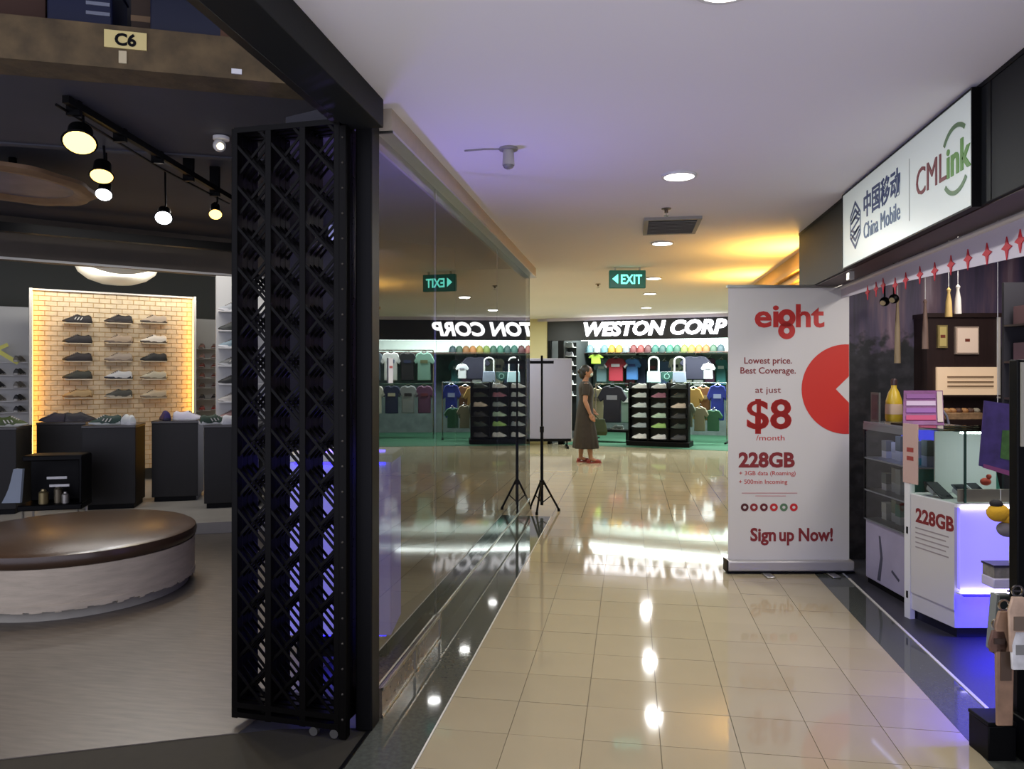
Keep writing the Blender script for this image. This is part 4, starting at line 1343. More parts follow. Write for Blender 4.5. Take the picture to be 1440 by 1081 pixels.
# leaflet rack leaning on the vitrine end
p = MV @ Vector((VL - 0.13, 0.04, 1.115))
t = thing('leaflet_rack', 'slanted rack of purple leaflets between vitrine and white counter', 'rack', p, YAW)
Mt = Matrix.Rotation(R(-52), 4, 'X')
MB().box(-0.02, 0.24, -0.01, 0.0, 0.0, 0.34, Matrix.Shear('XZ', 4, (0.55, 0)) @ Mt).build('board', mat('rack_purple', (92, 44, 92), 0.5, noise=(16, 0.4)), t)
for k in range(4):
    MB().box(0.0, 0.19, -0.016, -0.01, 0.07 * k + 0.04, 0.07 * k + 0.085, Matrix.Shear('XZ', 4, (0.55, 0)) @ Mt).build('leaflet', cm([(160, 44, 92), (120, 70, 140), (170, 150, 176), (110, 60, 120)][k]), t)
MB().box(0.2, 0.235, -0.018, -0.008, 0.02, 0.32, Matrix.Shear('XZ', 4, (0.55, 0)) @ Mt).build('edge_strip', mat('rack_edge', (172, 158, 150), 0.5), t)
MB().box(-0.02, 0.24, 0.0, 0.15, 0.0, 0.01).build('foot', M_black, t)

# ---- white counter with lit end
cA, cB = Vector((1.63, 4.70, 0)), Vector((1.75, 4.34, 0))
n_in = CR
ccz = YAW
# built in camera-square axes: local x to the right, local y away
t = thing('white_counter', 'white sales counter with 228GB poster and violet lit end panel', 'counter', cB, ccz)
Mi = (Matrix.Translation(cB) @ Matrix.Rotation(ccz, 4, 'Z')).inverted()
a = Mi @ cA
FR = [(0, 0), (a.x, a.y)]
wid = 0.62
poly = [(0, 0), (wid, 0), (wid + a.x, a.y), (a.x, a.y)]
M_cw = mat('counter_white', (196, 192, 188), 0.4)
MB().prism([(0.0, 0.02), (wid, 0.02), (wid + a.x, a.y), (a.x, a.y)], 0.66, None, 0.06).build('body', M_cw, t, smooth=False)
MB().prism([(0.03, 0.05), (wid, 0.05), (wid + a.x, a.y), (a.x + 0.03, a.y)], 0.06, None, 0.0).build('plinth', mat('counter_plinth', (26, 26, 40), 0.4), t, smooth=False)
MB().prism([(-0.005, -0.005), (wid, -0.005), (wid + a.x, a.y + .005), (a.x - .005, a.y + .005)], 0.02, None, 0.72).build('worktop', M_white, t, smooth=False)
MB().box(0.015, wid, -0.004, 0.02, 0.275, 0.715).build('lit_panel', mat('lit_violet', (176, 172, 240), 0.4, emit=(118, 106, 255), estr=0.75), t, smooth=False)
MB().box(0.015, wid, -0.022, -0.004, 0.262, 0.272).build('led_strip', glow('violet_white_led', (226, 220, 255), 6), t, smooth=False)
MB().box(0.015, wid, -0.022, -0.004, 0.716, 0.722).build('led_strip', glow('violet_white_led', (226, 220, 255), 6), t, smooth=False)
MB().box(0.02, wid, -0.03, 0.0, 0.245, 0.255).build('blue_led_strip', glow('blue_led_strong', (10, 6, 255), 5), t, smooth=False)
MB().box(-0.005, wid, -0.034, 0.0, 0.255, 0.262).build('shelf_lip', M_cw, t, smooth=False)
fdir = Vector((a.x, a.y, 0))
fl_ = fdir.length
fang = math.atan2(-a.y, -a.x)
pt = bpy.data.objects.new('poster', MB().box(0.03, fl_ - 0.01, -0.008, -0.001, 0.16, 0.735).mesh('poster', False))
pt.data.materials.append(M_ban)
COL.objects.link(pt)
pt.parent = t
pt.location = (a.x, a.y, 0)
pt.rotation_euler = (0, 0, fang)
letters('228GB', 0.11, (0.03 + (fl_ - 0.04) / 2 + 0.02, -0.0085, 0.585), M_maroon, pt, width=fl_ * 0.78, offset=0.004, extrude=0.0006)
ln2 = MB()
for k in range(5):
    ln2.box(0.07, fl_ - 0.05 - 0.02 * (k % 2), -0.0095, -0.0085, 0.545 - 0.028 * k, 0.552 - 0.028 * k)
ln2.build('fine_print', mat('fine_print_grey', (150, 140, 140)), pt)
MB().box(-0.02, 0.028, -0.012, 0.02, 0.0, 0.80).build('corner_post', M_white, pt, smooth=False)
for z in (0.12, 0.5):
    MB().box(0.0, 0.012, -0.016, -0.012, z, z + 0.04).build('lock', M_black, pt, smooth=False)
# glass case on top
gc = MB()
H0, H1 = 0.745, 1.13
for q0_, q1_ in (((0, 0.0), (a.x, a.y)), ((0, 0), (wid, 0)),):
    gc.add([(q0_[0], q0_[1], H0), (q1_[0], q1_[1], H0), (q1_[0], q1_[1], H1), (q0_[0], q0_[1], H1)], [(0, 1, 2, 3)])
gc.build('glass_case', M_clear, t, smooth=False)
MB().box(0.04, 0.05, -0.004, 0.006, H0, H1).build('case_edge', mat('case_edge_green', (40, 66, 58), 0.2), t)
MB().prism([(0, 0), (wid, 0), (wid + a.x, a.y), (a.x, a.y)], 0.008, None, H1).build('case_top', glass('pale_glass', (214, 232, 226), 1.45), t, smooth=False)
MB().prism([(a.x + 0.14, a.y - 0.03), (a.x + 0.5, a.y - 0.03), (a.x + 0.5, a.y - 0.02), (a.x + 0.14, a.y - 0.02)], 0.36, None, H0).build('case_back', mat('case_back_pale', (208, 212, 208), 0.5), t)
MB().box(0.02, wid - 0.02, 0.02, 0.03, H0, H0 + 0.07).build('inner_ledge', mat('inner_ledge', (198, 180, 160), 0.5), t)
MB().box(0.06, wid, 0.30, 0.31, H0 + 0.10, H0 + 0.34, Matrix.Rotation(R(-20), 4, 'X')).build('mint_panel', mat('mint_panel', (110, 200, 176), 0.5), t)
Mc = Matrix.Translation(cB) @ Matrix.Rotation(ccz, 4, 'Z')
for k, (x, y, cc, nm) in enumerate(((0.0 + 0.03, 0.22, (40, 40, 46), 'black phone lying at the left in the glass case'), (0.13, 0.14, (60, 66, 76), 'slate phone lying at the front of the glass case'), (0.24, 0.20, (206, 206, 210), 'white phone lying at the right in the glass case'))):
    ph = thing('display_phone', nm, 'phone', Mc @ Vector((x, y, H0 + 0.03)), YAW + R(10))
    ph.rotation_euler = (R(28), 0, YAW + R(8))
    MB().box(-0.038, 0.038, -0.075, 0.075, 0, 0.009).build('case', cm(cc), ph, bevel=0.004)
    MB().box(-0.034, 0.034, -0.068, 0.068, 0.009, 0.0095).build('screen', mat('phone_screen', (24, 26, 34), 0.1), ph)
    MB().box(-0.03, 0.03, 0.0, 0.06, -0.03, 0.0).build('stand', M_white, ph)
ph = thing('red_toy', 'small red ornament standing in the glass case', 'ornament', Mc @ Vector((0.22, 0.10, H0 + 0.07)), 0)
MB().sphere((0, 0, 0.03), 0.028, 0.025, 0.022, 14, 8).build('body', mat('toy_red', (196, 72, 48), 0.5), ph)
MB().sphere((0.012, -0.01, 0.06), 0.014, n=10, m=6).build('knob', mat('toy_red', (196, 72, 48)), ph)
no = MB().box(-0.025, 0.10, -0.018, -0.013, 0.80, 1.15).build('notice', mat('notice_pink', (190, 160, 148), 0.6), pt)
for z0_, z1_ in ((0.985, 1.01), (0.935, 0.96)):
    MB().box(0.01, 0.065, -0.0195, -0.018, z0_, z1_).build('notice_print', mat('notice_print', (150, 62, 54), 0.6), pt)
MB().box(0.04, wid - 0.02, 0.02, 0.04, H1 - 0.012, H1 - 0.004).build('case_fill_strip', glow('case_fill_strip', (246, 252, 250), 14), t)  # glowing strip added to lighten the dark case

# ---- brown cabinet with pictures and lit shelf
c0 = at(1306, 5.5)
t = thing('wall_cabinet', 'dark brown wall cabinet with cream pictures and a lit shelf', 'cabinet', (c0.x, c0.y, 0), YAW)
k_ = 5.5 / FPX


def cz(py):
    return CAM_H - (py - HORIZON) * k_


def cx_(px):
    return (px - 1306) * k_


M_brown = mat('dark_brown_wood', (46, 32, 30), 0.4, noise=(6, 0.2), stretch=(8, 8, 1))
MB().box(0, cx_(1408), 0.02, 0.25, cz(560), cz(444)).build('body', M_brown, t, smooth=False)
MB().box(-0.01, cx_(1408) + .01, 0.0, 0.25, cz(446), cz(440)).build('cornice', M_brown, t, smooth=False)
MB().box(cx_(1404), cx_(1407), 0.0, 0.02, cz(560), cz(446)).build('edge_strip', M_bright, t)
MB().box(cx_(1318), cx_(1402), 0.0, 0.02, cz(555), cz(516)).build('lit_shelf_back', mat('lit_cream', (214, 188, 158), 0.5, emit=(232, 196, 156), estr=0.35), t)
for py in (531, 538, 544):
    MB().box(cx_(1332), cx_(1396), -0.012, 0.0, cz(py), cz(py) + 0.012).build('shelf_rib', mat('rib_tan', (150, 122, 92), 0.5), t)
MB().box(cx_(1318), cx_(1402), -0.05, 0.0, cz(555) - 0.012, cz(555)).build('shelf_lip', M_brown, t)
MB().box(0.03, cx_(1408) - 0.03, 0.04, 0.24, 0.0, cz(560)).build('stand', M_brown, t, smooth=False)
for (a0, a1, b0, b1, cc, lab) in ((1344, 1377, 459, 498, (222, 196, 174), 'square cream picture with a tiny red print on the brown cabinet'), (1319, 1333, 457, 489, (176, 156, 96), 'narrow gold picture on the brown cabinet')):
    ft = thing('picture', lab, 'picture', Vector((c0.x, c0.y, 0)), YAW)
    MB().box(cx_(a0), cx_(a1), 0.002, 0.02, cz(b1), cz(b0)).build('frame', mat('pic_frame_%d' % a0, tuple(int(v * 0.8) for v in cc), 0.5), ft)
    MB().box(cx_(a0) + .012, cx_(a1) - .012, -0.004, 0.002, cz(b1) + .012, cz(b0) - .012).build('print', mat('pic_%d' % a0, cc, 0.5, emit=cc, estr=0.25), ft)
    MB().box(cx_((a0 + a1) / 2) - .02, cx_((a0 + a1) / 2) + .015, -0.006, -0.004, cz((b0 + b1) / 2) - .01, cz((b0 + b1) / 2) + .012).build('motif', mat('pic_motif', (130, 60, 44)), ft)
# clutter between cabinet and counter
for k, (px, py, cc, lab) in enumerate(((1305, 545, (70, 72, 60), 'dark green figurine behind the leaflet rack'), (1318, 560, (66, 62, 70), 'grey figurine behind the leaflet rack'))):
    p = at(px, 5.15, z=1.13)
    ft = thing('figurine', lab, 'figurine', p)
    MB().lathe([(0, -0.05), (0.04, -0.05), (0.045, 0.0), (0.03, 0.06), (0.015, 0.08), (0.022, 0.10), (0.024, 0.12), (0.012, 0.14), (0, 0.145)], 14).build('body', cm(cc), ft)
    MB().lathe([(0, -0.07), (0.05, -0.07), (0.05, -0.05), (0, -0.05)], 14).build('base', M_black, ft)
    MB().tube([(0.02, 0, 0.08), (0.06, 0, 0.02), (0.08, 0, -0.06)], 0.008, 6).build('arm', cm((150, 150, 160)), ft)
p = at(1352, 5.2, z=1.12)
t = thing('jar_cluster_tray', 'tan tray of snacks under the lit shelf', 'tray', p, YAW)
MB().box(-0.16, 0.14, -0.02, 0.10, 0, 0.05).build('tray', mat('snack_tray', (150, 118, 84), 0.6, noise=(30, 0.4)), t, bevel=0.006)
for k in range(7):
    MB().sphere((-0.13 + 0.042 * k, 0.03, 0.06), 0.026, 0.03, 0.022, 10, 7).build('snack', cm(random.choice([(180, 128, 76), (90, 60, 44), (150, 140, 120), (196, 150, 96)])), t)
# hanging purple leaflets next to the post
p = at(1376, 3.75, z=CAM_H - (660 - HORIZON) / FPX * 3.75)
t = thing('hanging_poster', 'purple night-scene poster hanging beside the black rack', 'poster', p, YAW + R(-6))
MB().prism([(0, 0.02), (0.17, -0.03), (0.165, 0.33), (0.025, 0.35)], 0.006, FACE).build('sheet', mat('poster_purple', (52, 40, 88), 0.45, noise=(18, 0.5)), t)
MB().prism([(0.10, 0.06), (0.18, 0.04), (0.18, 0.2), (0.11, 0.2)], 0.008, FACE).build('green_print', mat('poster_green', (52, 84, 40), 0.5, noise=(30, 0.5)), t)
MB().prism([(0.02, 0.01), (0.165, -0.035), (0.165, -0.01), (0.02, 0.03)], 0.008, FACE).build('bottom_strip', mat('poster_pink', (128, 64, 110), 0.5), t)
MB().cyl((0.09, -0.003, 0.34), (0.09, -0.003, 1.42), 0.0012, n=6).build('string', M_white, t)

# ---- black rack at the right edge
p = Vector((1.455, 3.08, 0))
t = thing('merchandise_rack', 'tall black merchandise rack at the right edge of the photo', 'rack', p, YAW)
MB().box(0.0, 0.05, 0, 0.05, 0, 1.50).build('upright', M_black, t, bevel=0.004)
MB().box(0.05, 0.45, 0.01, 0.03, 0.20, 1.50).build('back_panel', M_black, t)
MB().box(-0.02, 0.45, -0.10, 0.10, 0.0, 0.16).build('base', M_black, t, bevel=0.006)
MB().box(0.01, 0.05, -0.006, 0.0, 1.17, 1.49).build('pale_strap', mat('strap_beige', (150, 146, 132), 0.6), t)
for k in range(4):
    MB().box(0.03, 0.042, -0.004, 0.0, 0.56 + 0.022 * k, 0.568 + 0.022 * k).build('dot_print', M_white, t)
for z in (0.62, 0.30):
    MB().cyl((0.08, 0.0, z + 0.02), (0.08, -0.16, z + 0.02), 0.004, n=6).build('hook', M_chrome, t)
MB().cyl((-0.04, 0.0, 0.62), (0.12, 0.0, 0.62), 0.004, n=6).build('hook', M_chrome, t)


MB().box(0.06, 0.45, 0.02, 0.10, 0.40, 0.43).build('low_shelf', M_black, t)
MB().box(0.07, 0.45, 0.03, 0.09, 0.385, 0.40).build('blue_led_bar', glow('blue_led_strong', (10, 6, 255), 5), t)
area('blue_led_lamp', (p.x + 0.25, p.y + 0.14, 0.37), 0.35, 15, (0.03, 0.015, 1.0), (0, 0, YAW), 0.06)
area('counter_blue_lamp', tuple(cB + CR * 0.3 - CF * 0.09 + Vector((0, 0, 0.24))), 0.5, 5, (0.02, 0.01, 1.0), (R(30), 0, YAW), 0.04)


def keychain(px, py, d, cc, lab, h=0.34, cat='charm'):
    p = at(px, d, py)
    t = thing('hanging_charm', lab, cat, p, YAW, 'charms on the black rack')
    MB().prism([(-0.03, -h), (0.028, -h), (0.034, -0.05), (0.02, 0.0), (-0.022, 0.0), (-0.036, -0.05)], 0.012, FACE).build('tag', mat('charm_%s' % '_'.join(map(str, cc)), cc, 0.6, noise=(20, 0.25)), t, bevel=0.003)
    rg_ = MB()
    ring(rg_, 0, 0.02, 0.016, 0.022, 0.006, M=FACE)
    rg_.build('ring', M_chrome, t)
    MB().box(-0.02, 0.02, -0.016, -0.012, -h * 0.6, -h * 0.35).build('print', cm(tuple(int(v * 0.6) for v in cc)), t)


keychain(1411, 858, 2.72, (136, 108, 86), 'long tan charm hanging lowest on the black rack', 0.42)
keychain(1430, 838, 2.68, (176, 150, 128), 'cream charm hanging beside the tan one', 0.20)
keychain(1433, 886, 2.68, (212, 210, 204), 'white charm with black print at the right edge', 0.14)
keychain(1402, 885, 2.72, (96, 70, 58), 'small brown charm beside the tan one', 0.08)
p = at(1396, 3.0, 832)
t = thing('handbag_strap', 'dark green pouch hanging left of the charms', 'pouch', p, YAW)
MB().prism([(-0.02, -0.24), (0.05, -0.25), (0.055, 0.0), (-0.005, 0.0)], 0.04, FACE).build('pouch', mat('pouch_dark', (38, 46, 46), 0.6), t, bevel=0.01)
MB().prism([(-0.028, -0.22), (-0.014, -0.235), (0.002, 0.0), (-0.01, 0.0)], 0.042, FACE).build('edge', mat('pouch_grey', (118, 122, 118), 0.6), t)
p = at(1402, 2.78)
t = thing('floor_box', 'black box on the floor at the foot of the rack', 'box', (p.x, p.y, 0.0), YAW)
MB().box(-0.045, 0.06, -0.02, 0.1, 0.0, 0.13).build('body', M_black, t, bevel=0.004)
MB().box(-0.047, 0.062, -0.022, 0.102, 0.13, 0.145).build('lid', M_black, t, bevel=0.003)
# yellow plush hanging before the lit panel
p = at(1404, 3.7, z=CAM_H - (735 - HORIZON) / FPX * 3.7)
t = thing('plush_toy', 'yellow and grey plush hanging before the violet lit panel', 'toy', p)
MB().sphere((0, 0, 0.05), 0.055, 0.045, 0.045, 14, 9).sphere((0.05, 0.0, 0.03), 0.05, 0.04, 0.035, 12, 8).build('body', mat('plush_yellow', (206, 158, 34), 0.9, bump=(60, 0.5)), t)
MB().sphere((0.045, 0.0, -0.03), 0.055, 0.04, 0.04, 12, 8).build('legs', mat('plush_grey', (116, 110, 112), 0.9), t)
MB().sphere((-0.01, 0.0, 0.095), 0.03, 0.03, 0.022, 12, 8).build('cap', mat('plush_black', (26, 22, 24), 0.8), t)
MB().cyl((0.01, 0, 0.1), (0.01, 0.0, 0.17), 0.0015, n=6).build('string', M_white, t)
p = at(1412, 3.62, z=CAM_H - (828 - HORIZON) / FPX * 3.62)
t = thing('goods_basket', 'small basket of patterned goods before the lit panel', 'basket', p, YAW)
MB().box(-0.05, 0.12, 0, 0.1, 0.0, 0.05).build('tray', mat('basket_white', (196, 190, 214), 0.4), t, bevel=0.006)
MB().box(-0.045, 0.115, 0.005, 0.095, 0.05, 0.105).build('goods', mat('goods_mixed', (110, 106, 98), 0.6, noise=(26, 0.5)), t)
MB().box(-0.05, 0.12, 0.0, 0.1, 0.105, 0.115).build('lid', mat('basket_dark', (40, 38, 56), 0.4), t)
MB().cyl((0.06, 0.05, 0.115), (0.06, 0.05, 0.2), 0.003, n=6).build('string', M_white, t)
# hanging ornaments under the phone shop ceiling
for k, (px, d, z0, z1, cc, lab) in enumerate(((1262, 5.4, 2.0, 1.52, (134, 116, 88), 'pale twisted cord hanging left of the cabinet'), (1334, 4.9, 2.02, 1.82, (190, 160, 96), 'gold tassel hanging under the valance'), (1347, 4.9, 2.04, 1.84, (206, 200, 190), 'white tassel hanging beside the gold one'), (1301, 5.3, 1.98, 1.62, (120, 96, 84), 'brown tassel hanging near the cabinet corner'))):
    p = at(px, d)
    t = thing('hanging_tassel', lab, 'tassel', (p.x, p.y, 0), 0, 'tassels under the valance')
    MB().cyl((0, 0, z0), (0, 0, 2.4), 0.002, n=5).build('string', M_white, t)
    MB().lathe([(0.0, z1), (0.022, z1), (0.018, z1 + (z0 - z1) * 0.5), (0.008, z0 - 0.04), (0.014, z0 - 0.02), (0.0, z0)], 12).build('tassel', cm(cc), t)
for k, (px, py, d) in enumerate(((1244, 424, 5.5), (1257, 420, 5.4))):
    p = at(px, d, py)
    t = thing('ceiling_speaker', ['round black spotlight under the valance, left of a pair', 'round black spotlight under the valance, right of a pair'][k], 'spotlight', p)
    MB().sphere((0, 0, 0), 0.035, n=14, m=9).build('head', M_black, t)
    MB().cyl((0, 0, 0.02), (0, 0, 2.4 - p.z), 0.006, n=6).build('stem', M_black, t)
    MB().cyl((-0.02, -0.03, -0.01), (-0.025, -0.036, -0.014), 0.02, n=12).build('lens', M_steel, t)
# dark shelf of goods behind the rack (right edge)
p = at(1444, 4.3)
t = thing('goods_shelf', 'dark shelf of pink and grey goods behind the black rack', 'shelf', (p.x, p.y, 0), YAW)
MB().box(0.0, 0.5, 0.2, 0.22, 0, 2.0).build('back_panel', M_dark, t)
for z, cc in ((1.30, (70, 60, 66)), (1.52, (90, 66, 74)), (1.74, (96, 70, 72))):
    MB().box(0.0, 0.5, 0.0, 0.2, z - 0.012, z).build('shelf', M_brown, t)
    for k in range(3):
        MB().box(0.03 + 0.14 * k, 0.14 + 0.14 * k, 0.03, 0.16, z, z + 0.11 + 0.02 * (k % 2)).build('goods_box', cm(tuple(min(255, int(v * (1 + 0.25 * k))) for v in cc)), t)

# ---- warm uplight behind the banner on the right wall
for y in (6.75, 8.6):
    t = thing('wall_uplight', 'warm uplight on the yellow wall behind the banner, %s' % ('nearer one' if y < 7 else 'further one'), 'lamp', (1.52, y, 1.85))
    MB().box(-0.10, 0.0, -0.11, 0.11, -0.03, 0.06).build('housing', M_steel, t, bevel=0.01)
    MB().box(-0.085, -0.015, -0.095, 0.095, 0.058, 0.064).build('diffuser', glow('uplight_warm', (255, 180, 60), 20), t)
    area('uplight_lamp', (1.46, y, 1.93), 0.08, 12, (1.0, 0.56, 0.10), (R(180), R(-4), 0), 0.2, spread=R(130))

# ================================================================ MOBILE PARTITION
p0 = at(690, 14.35)
t = thing('mobile_partition', 'pale lavender grey partition panel on feet left of the sports shop', 'partition', (p0.x, p0.y, 0), YAW)
pw = (803 - 690) / FPX * 14.35
MB().box(0, pw, -0.02, 0.02, 0.17, 1.71).build('panel', mat('partition_lavender', (126, 123, 140), 0.6), t, bevel=0.006)
MB().box(-0.015, 0.0, -0.025, 0.025, 0.15, 1.73).box(pw, pw + 0.015, -0.025, 0.025, 0.15, 1.73).box(0, pw, -0.025, 0.025, 1.71, 1.73).build('frame', mat('partition_frame', (150, 148, 160), 0.4), t)
MB().box(0, pw, -0.03, 0.03, 0.12, 0.17).build('bottom_rail', M_black, t)
for x in (0.08, pw - 0.08):
    MB().box(x - 0.02, x + 0.02, -0.25, 0.25, 0.0, 0.04).box(x - 0.015, x + 0.015, -0.015, 0.015, 0.04, 0.13).build('foot', M_black, t)

# ================================================================ SPORTS SHOP CONTENTS
M_gl = glow('shop_tube', (236, 255, 250), 5)
t = thing('tube_light', 'long white tube light above the caps in the sports shop', 'lamp', ws(0.5, 0.7, 2.12), WROT)
MB().box(0, 6.5, -0.03, 0.03, 0.0, 0.03).build('tube', M_gl, t)
MB().box(0, 6.5, -0.05, 0.05, 0.03, 0.05).build('housing', M_white, t)
for x in (0.3, 3.0, 6.0):
    MB().cyl((x, 0, 0.05), (x, 0, 0.36), 0.008, n=6).build('rod', M_steel, t)


def wthing(name, label, cat, px, py, n, group=None):
    s, z, k = wpix(px, py, n)
    return thing(name, label, cat, ws(s, n, z), WROT, group), k


CAPN = 2.4
# caps shelf
s0, z0, _ = wpix(806, 496, CAPN)
s1, z1, _ = wpix(1040, 496, CAPN)
t = thing('cap_shelf', 'long shelf carrying the row of caps in the sports shop', 'shelf', ws(s0, CAPN, z0), WROT)
MB().box(0, s1 - s0 + 1.5, -0.14, 0.14, -0.03, 0.0).build('board', mat('shelf_brown', (66, 50, 44), 0.6), t)
MB().box(0, s1 - s0 + 1.5, 0.14, 0.16, -0.06, 0.36).build('back_strip', mat('shelf_white', (206, 220, 214), 0.5), t)
for x in (0.2, 1.5, 2.8, 4.0):
    MB().box(x, x + 0.03, 0.0, 1.0, -0.08, -0.03).build('bracket', M_black, t)
capcol = [((96, 150, 170), 'sky blue'), ((150, 196, 206), 'pale aqua'), ((206, 214, 212), 'white'), ((120, 176, 184), 'light teal'), ((206, 160, 40), 'amber'), ((220, 172, 60), 'gold'), ((150, 160, 166), 'grey'), ((122, 40, 44), 'dark red'),
          ((146, 54, 52), 'brick red'), ((96, 34, 40), 'wine red'), ((44, 110, 96), 'bottle green'), ((34, 84, 80), 'deep teal'), ((52, 128, 104), 'sea green'), ((40, 96, 74), 'forest green'), ((128, 150, 60), 'lime'),
          ((176, 150, 50), 'mustard'), ((190, 120, 50), 'orange'), ((160, 104, 44), 'rust'), ((58, 92, 70), 'moss green'), ((40, 70, 80), 'petrol blue')]
cap_crown = MB().lathe([(0.085, 0.0), (0.088, 0.03), (0.082, 0.075), (0.06, 0.11), (0.03, 0.125), (0.0, 0.128)], 18)
cap_brim = MB().prism([(0.075 * math.cos(R(a)), -0.04 + (-0.11 if 200 < a < 340 else 0.0) + 0.075 * math.sin(R(a)) * (0.8 if a > 180 else 0.3)) for a in range(0, 360, 20)], 0.01)
cap_knob = MB().sphere((0, 0, 0.128), 0.01, n=8, m=6)
for k, (cc, nm) in enumerate(capcol):
    px = 820 + k * 10.2
    s, z, _ = wpix(px, 496, CAPN)
    t = thing('baseball_cap', '%s cap in the row on the shelf under the sports shop sign' % nm, 'cap', ws(s, CAPN - 0.02, z), WROT, 'caps on the long shelf')
    for nm2, mb_, m_ in (('crown', cap_crown, cm(tuple(int(v * 0.68) for v in cc))), ('brim', cap_brim, cm(tuple(int(v * 0.5) for v in cc))), ('button', cap_knob, cm(tuple(int(v * 0.68) for v in cc)))):
        link(nm2, mb_.mesh(nm2), m_, t)
    t.scale = (1.0, 1.0, 1.45)


def shirt_poly(w_, h):
    return [(-w_ * 0.34, 0), (w_ * 0.34, 0), (w_ * 0.33, h * 0.62), (w_ * 0.44, h * 0.55), (w_ * 0.56, h * 0.68), (w_ * 0.36, h * 0.95), (w_ * 0.14, h), (w_ * 0.07, h * 0.955), (-w_ * 0.07, h * 0.955), (-w_ * 0.14, h), (-w_ * 0.36, h * 0.95), (-w_ * 0.56, h * 0.68), (-w_ * 0.44, h * 0.55), (-w_ * 0.33, h * 0.62)]


def shirt(px, py, wpx, hpx, n, cc, label, print_c=None, sleeve=None, rot=0.0):
    """hanging tee; px py is the top middle"""
    s, z, k = wpix(px, py + hpx, n)
    t = thing('sports_shirt', label, 'shirt', ws(s, n, z), WROT + rot, 'shirts in the sports shop')
    w_, h = wpx * k, hpx * k
    MB().prism(shirt_poly(w_, h), 0.07, Matrix.Translation((0, 0.035, 0)) @ FACE).build('body', cm(cc), t, bevel=0.02)
    if print_c:
        MB().box(-w_ * 0.2, w_ * 0.2, -0.046, -0.03, h * 0.62, h * 0.74).build('print', cm(print_c), t)
    if sleeve:
        for sg in (1, -1):
            MB().prism([(sg * w_ * 0.44, h * 0.56), (sg * w_ * 0.57, h * 0.69), (sg * w_ * 0.53, h * 0.75), (sg * w_ * 0.40, h * 0.62)], 0.08, Matrix.Translation((0, 0.04, 0)) @ FACE).build('cuff', cm(sleeve), t)
    hk = MB().tube([(-w_ * 0.2, 0, h * 0.97), (0, 0, h * 1.04), (w_ * 0.2, 0, h * 0.97)], 0.008, 6)
    hk.tube([(0, 0, h * 1.04), (0, 0, h * 1.10), (0.02, 0, h * 1.12), (0.03, 0, h * 1.09)], 0.006, 6)
    hk.build('hanger', M_chrome, t)
    return t


shirt(866, 503, 30, 33, 2.6, (150, 40, 54), 'red shirt with white sleeves high in the sports shop', (206, 200, 206), (214, 214, 216))
shirt(889, 504, 24, 30, 2.7, (66, 116, 176), 'sky blue shirt high beside the red one', (30, 50, 110))
shirt(846, 507, 22, 30, 2.7, (120, 150, 156), 'pale teal shirt high above the customer', (206, 212, 206))
shirt(838, 498, 20, 14, 2.3, (150, 176, 60), 'folded lime green shirt top behind the customer')
shirt(978, 500, 40, 34, 2.3, (20, 20, 40), 'wide navy shirt hanging right of the tote bags', None)
shirt(996, 511, 18, 22, 2.0, (196, 200, 204), 'small white shirt in front of the navy one', (120, 120, 130))
shirt(861, 542, 38, 52, 1.2, (24, 22, 38), 'big black jersey with white chest print beside the customer', (150, 150, 158))
shirt(841, 545, 26, 50, 1.6, (176, 164, 132), 'sand coloured tee behind the customer', (120, 110, 90))
shirt(881, 548, 24, 46, 1.8, (128, 146, 132), 'grey green tee between jersey and shoe stand', (206, 206, 200))
shirt(948, 541, 44, 56, 1.9, (34, 40, 48), 'black jacket with neon green sides behind the shoe stand', (60, 60, 70), (150, 200, 60))
shirt(975, 545, 26, 44, 1.5, (166, 130, 66), 'mustard shirt at the right of the shoe stand')
shirt(989, 543, 28, 48, 1.7, (116, 76, 40), 'brown shirt beside the mustard one', (150, 130, 90))
shirt(1009, 541, 26, 50, 1.6, (26, 44, 140), 'royal blue jersey at the banner edge', (150, 160, 200))
shirt(967, 566, 20, 34, 1.0, (90, 96, 84), 'grey patterned shirt low right of the shoe stand', (180, 176, 160))
shirt(984, 572, 22, 34, 1.1, (124, 118, 96), 'olive beige shirt low beside the grey one')
shirt(1003, 576, 24, 30, 1.2, (40, 92, 66), 'green shirt low at the right')
shirt(822, 545, 20, 44, 1.9, (110, 116, 112), 'grey shirt mostly hidden behind the customer')
bk_names = ['charcoal', 'mint', 'navy', 'cream', 'plum', 'slate', 'olive', 'black', 'ivory', 'teal', 'grey', 'maroon', 'denim', 'white']
bk_cols = [(44, 46, 50), (120, 160, 146), (30, 38, 70), (190, 182, 160), (84, 48, 76), (86, 98, 110), (96, 100, 66), (24, 24, 28), (206, 202, 190), (40, 104, 104), (130, 134, 136), (96, 36, 44), (60, 84, 120), (210, 212, 212)]
for k in range(14):
    shirt(806 + k * 16, 503 + (k % 3) * 2, 20, 36, 3.0, bk_cols[(k * 5) % 14], '%s shirt in the back row on the sports shop wall' % bk_names[(k * 5) % 14], bk_cols[(k * 5 + 4) % 14] if k % 2 else None)
rw = ['upper', 'lower']
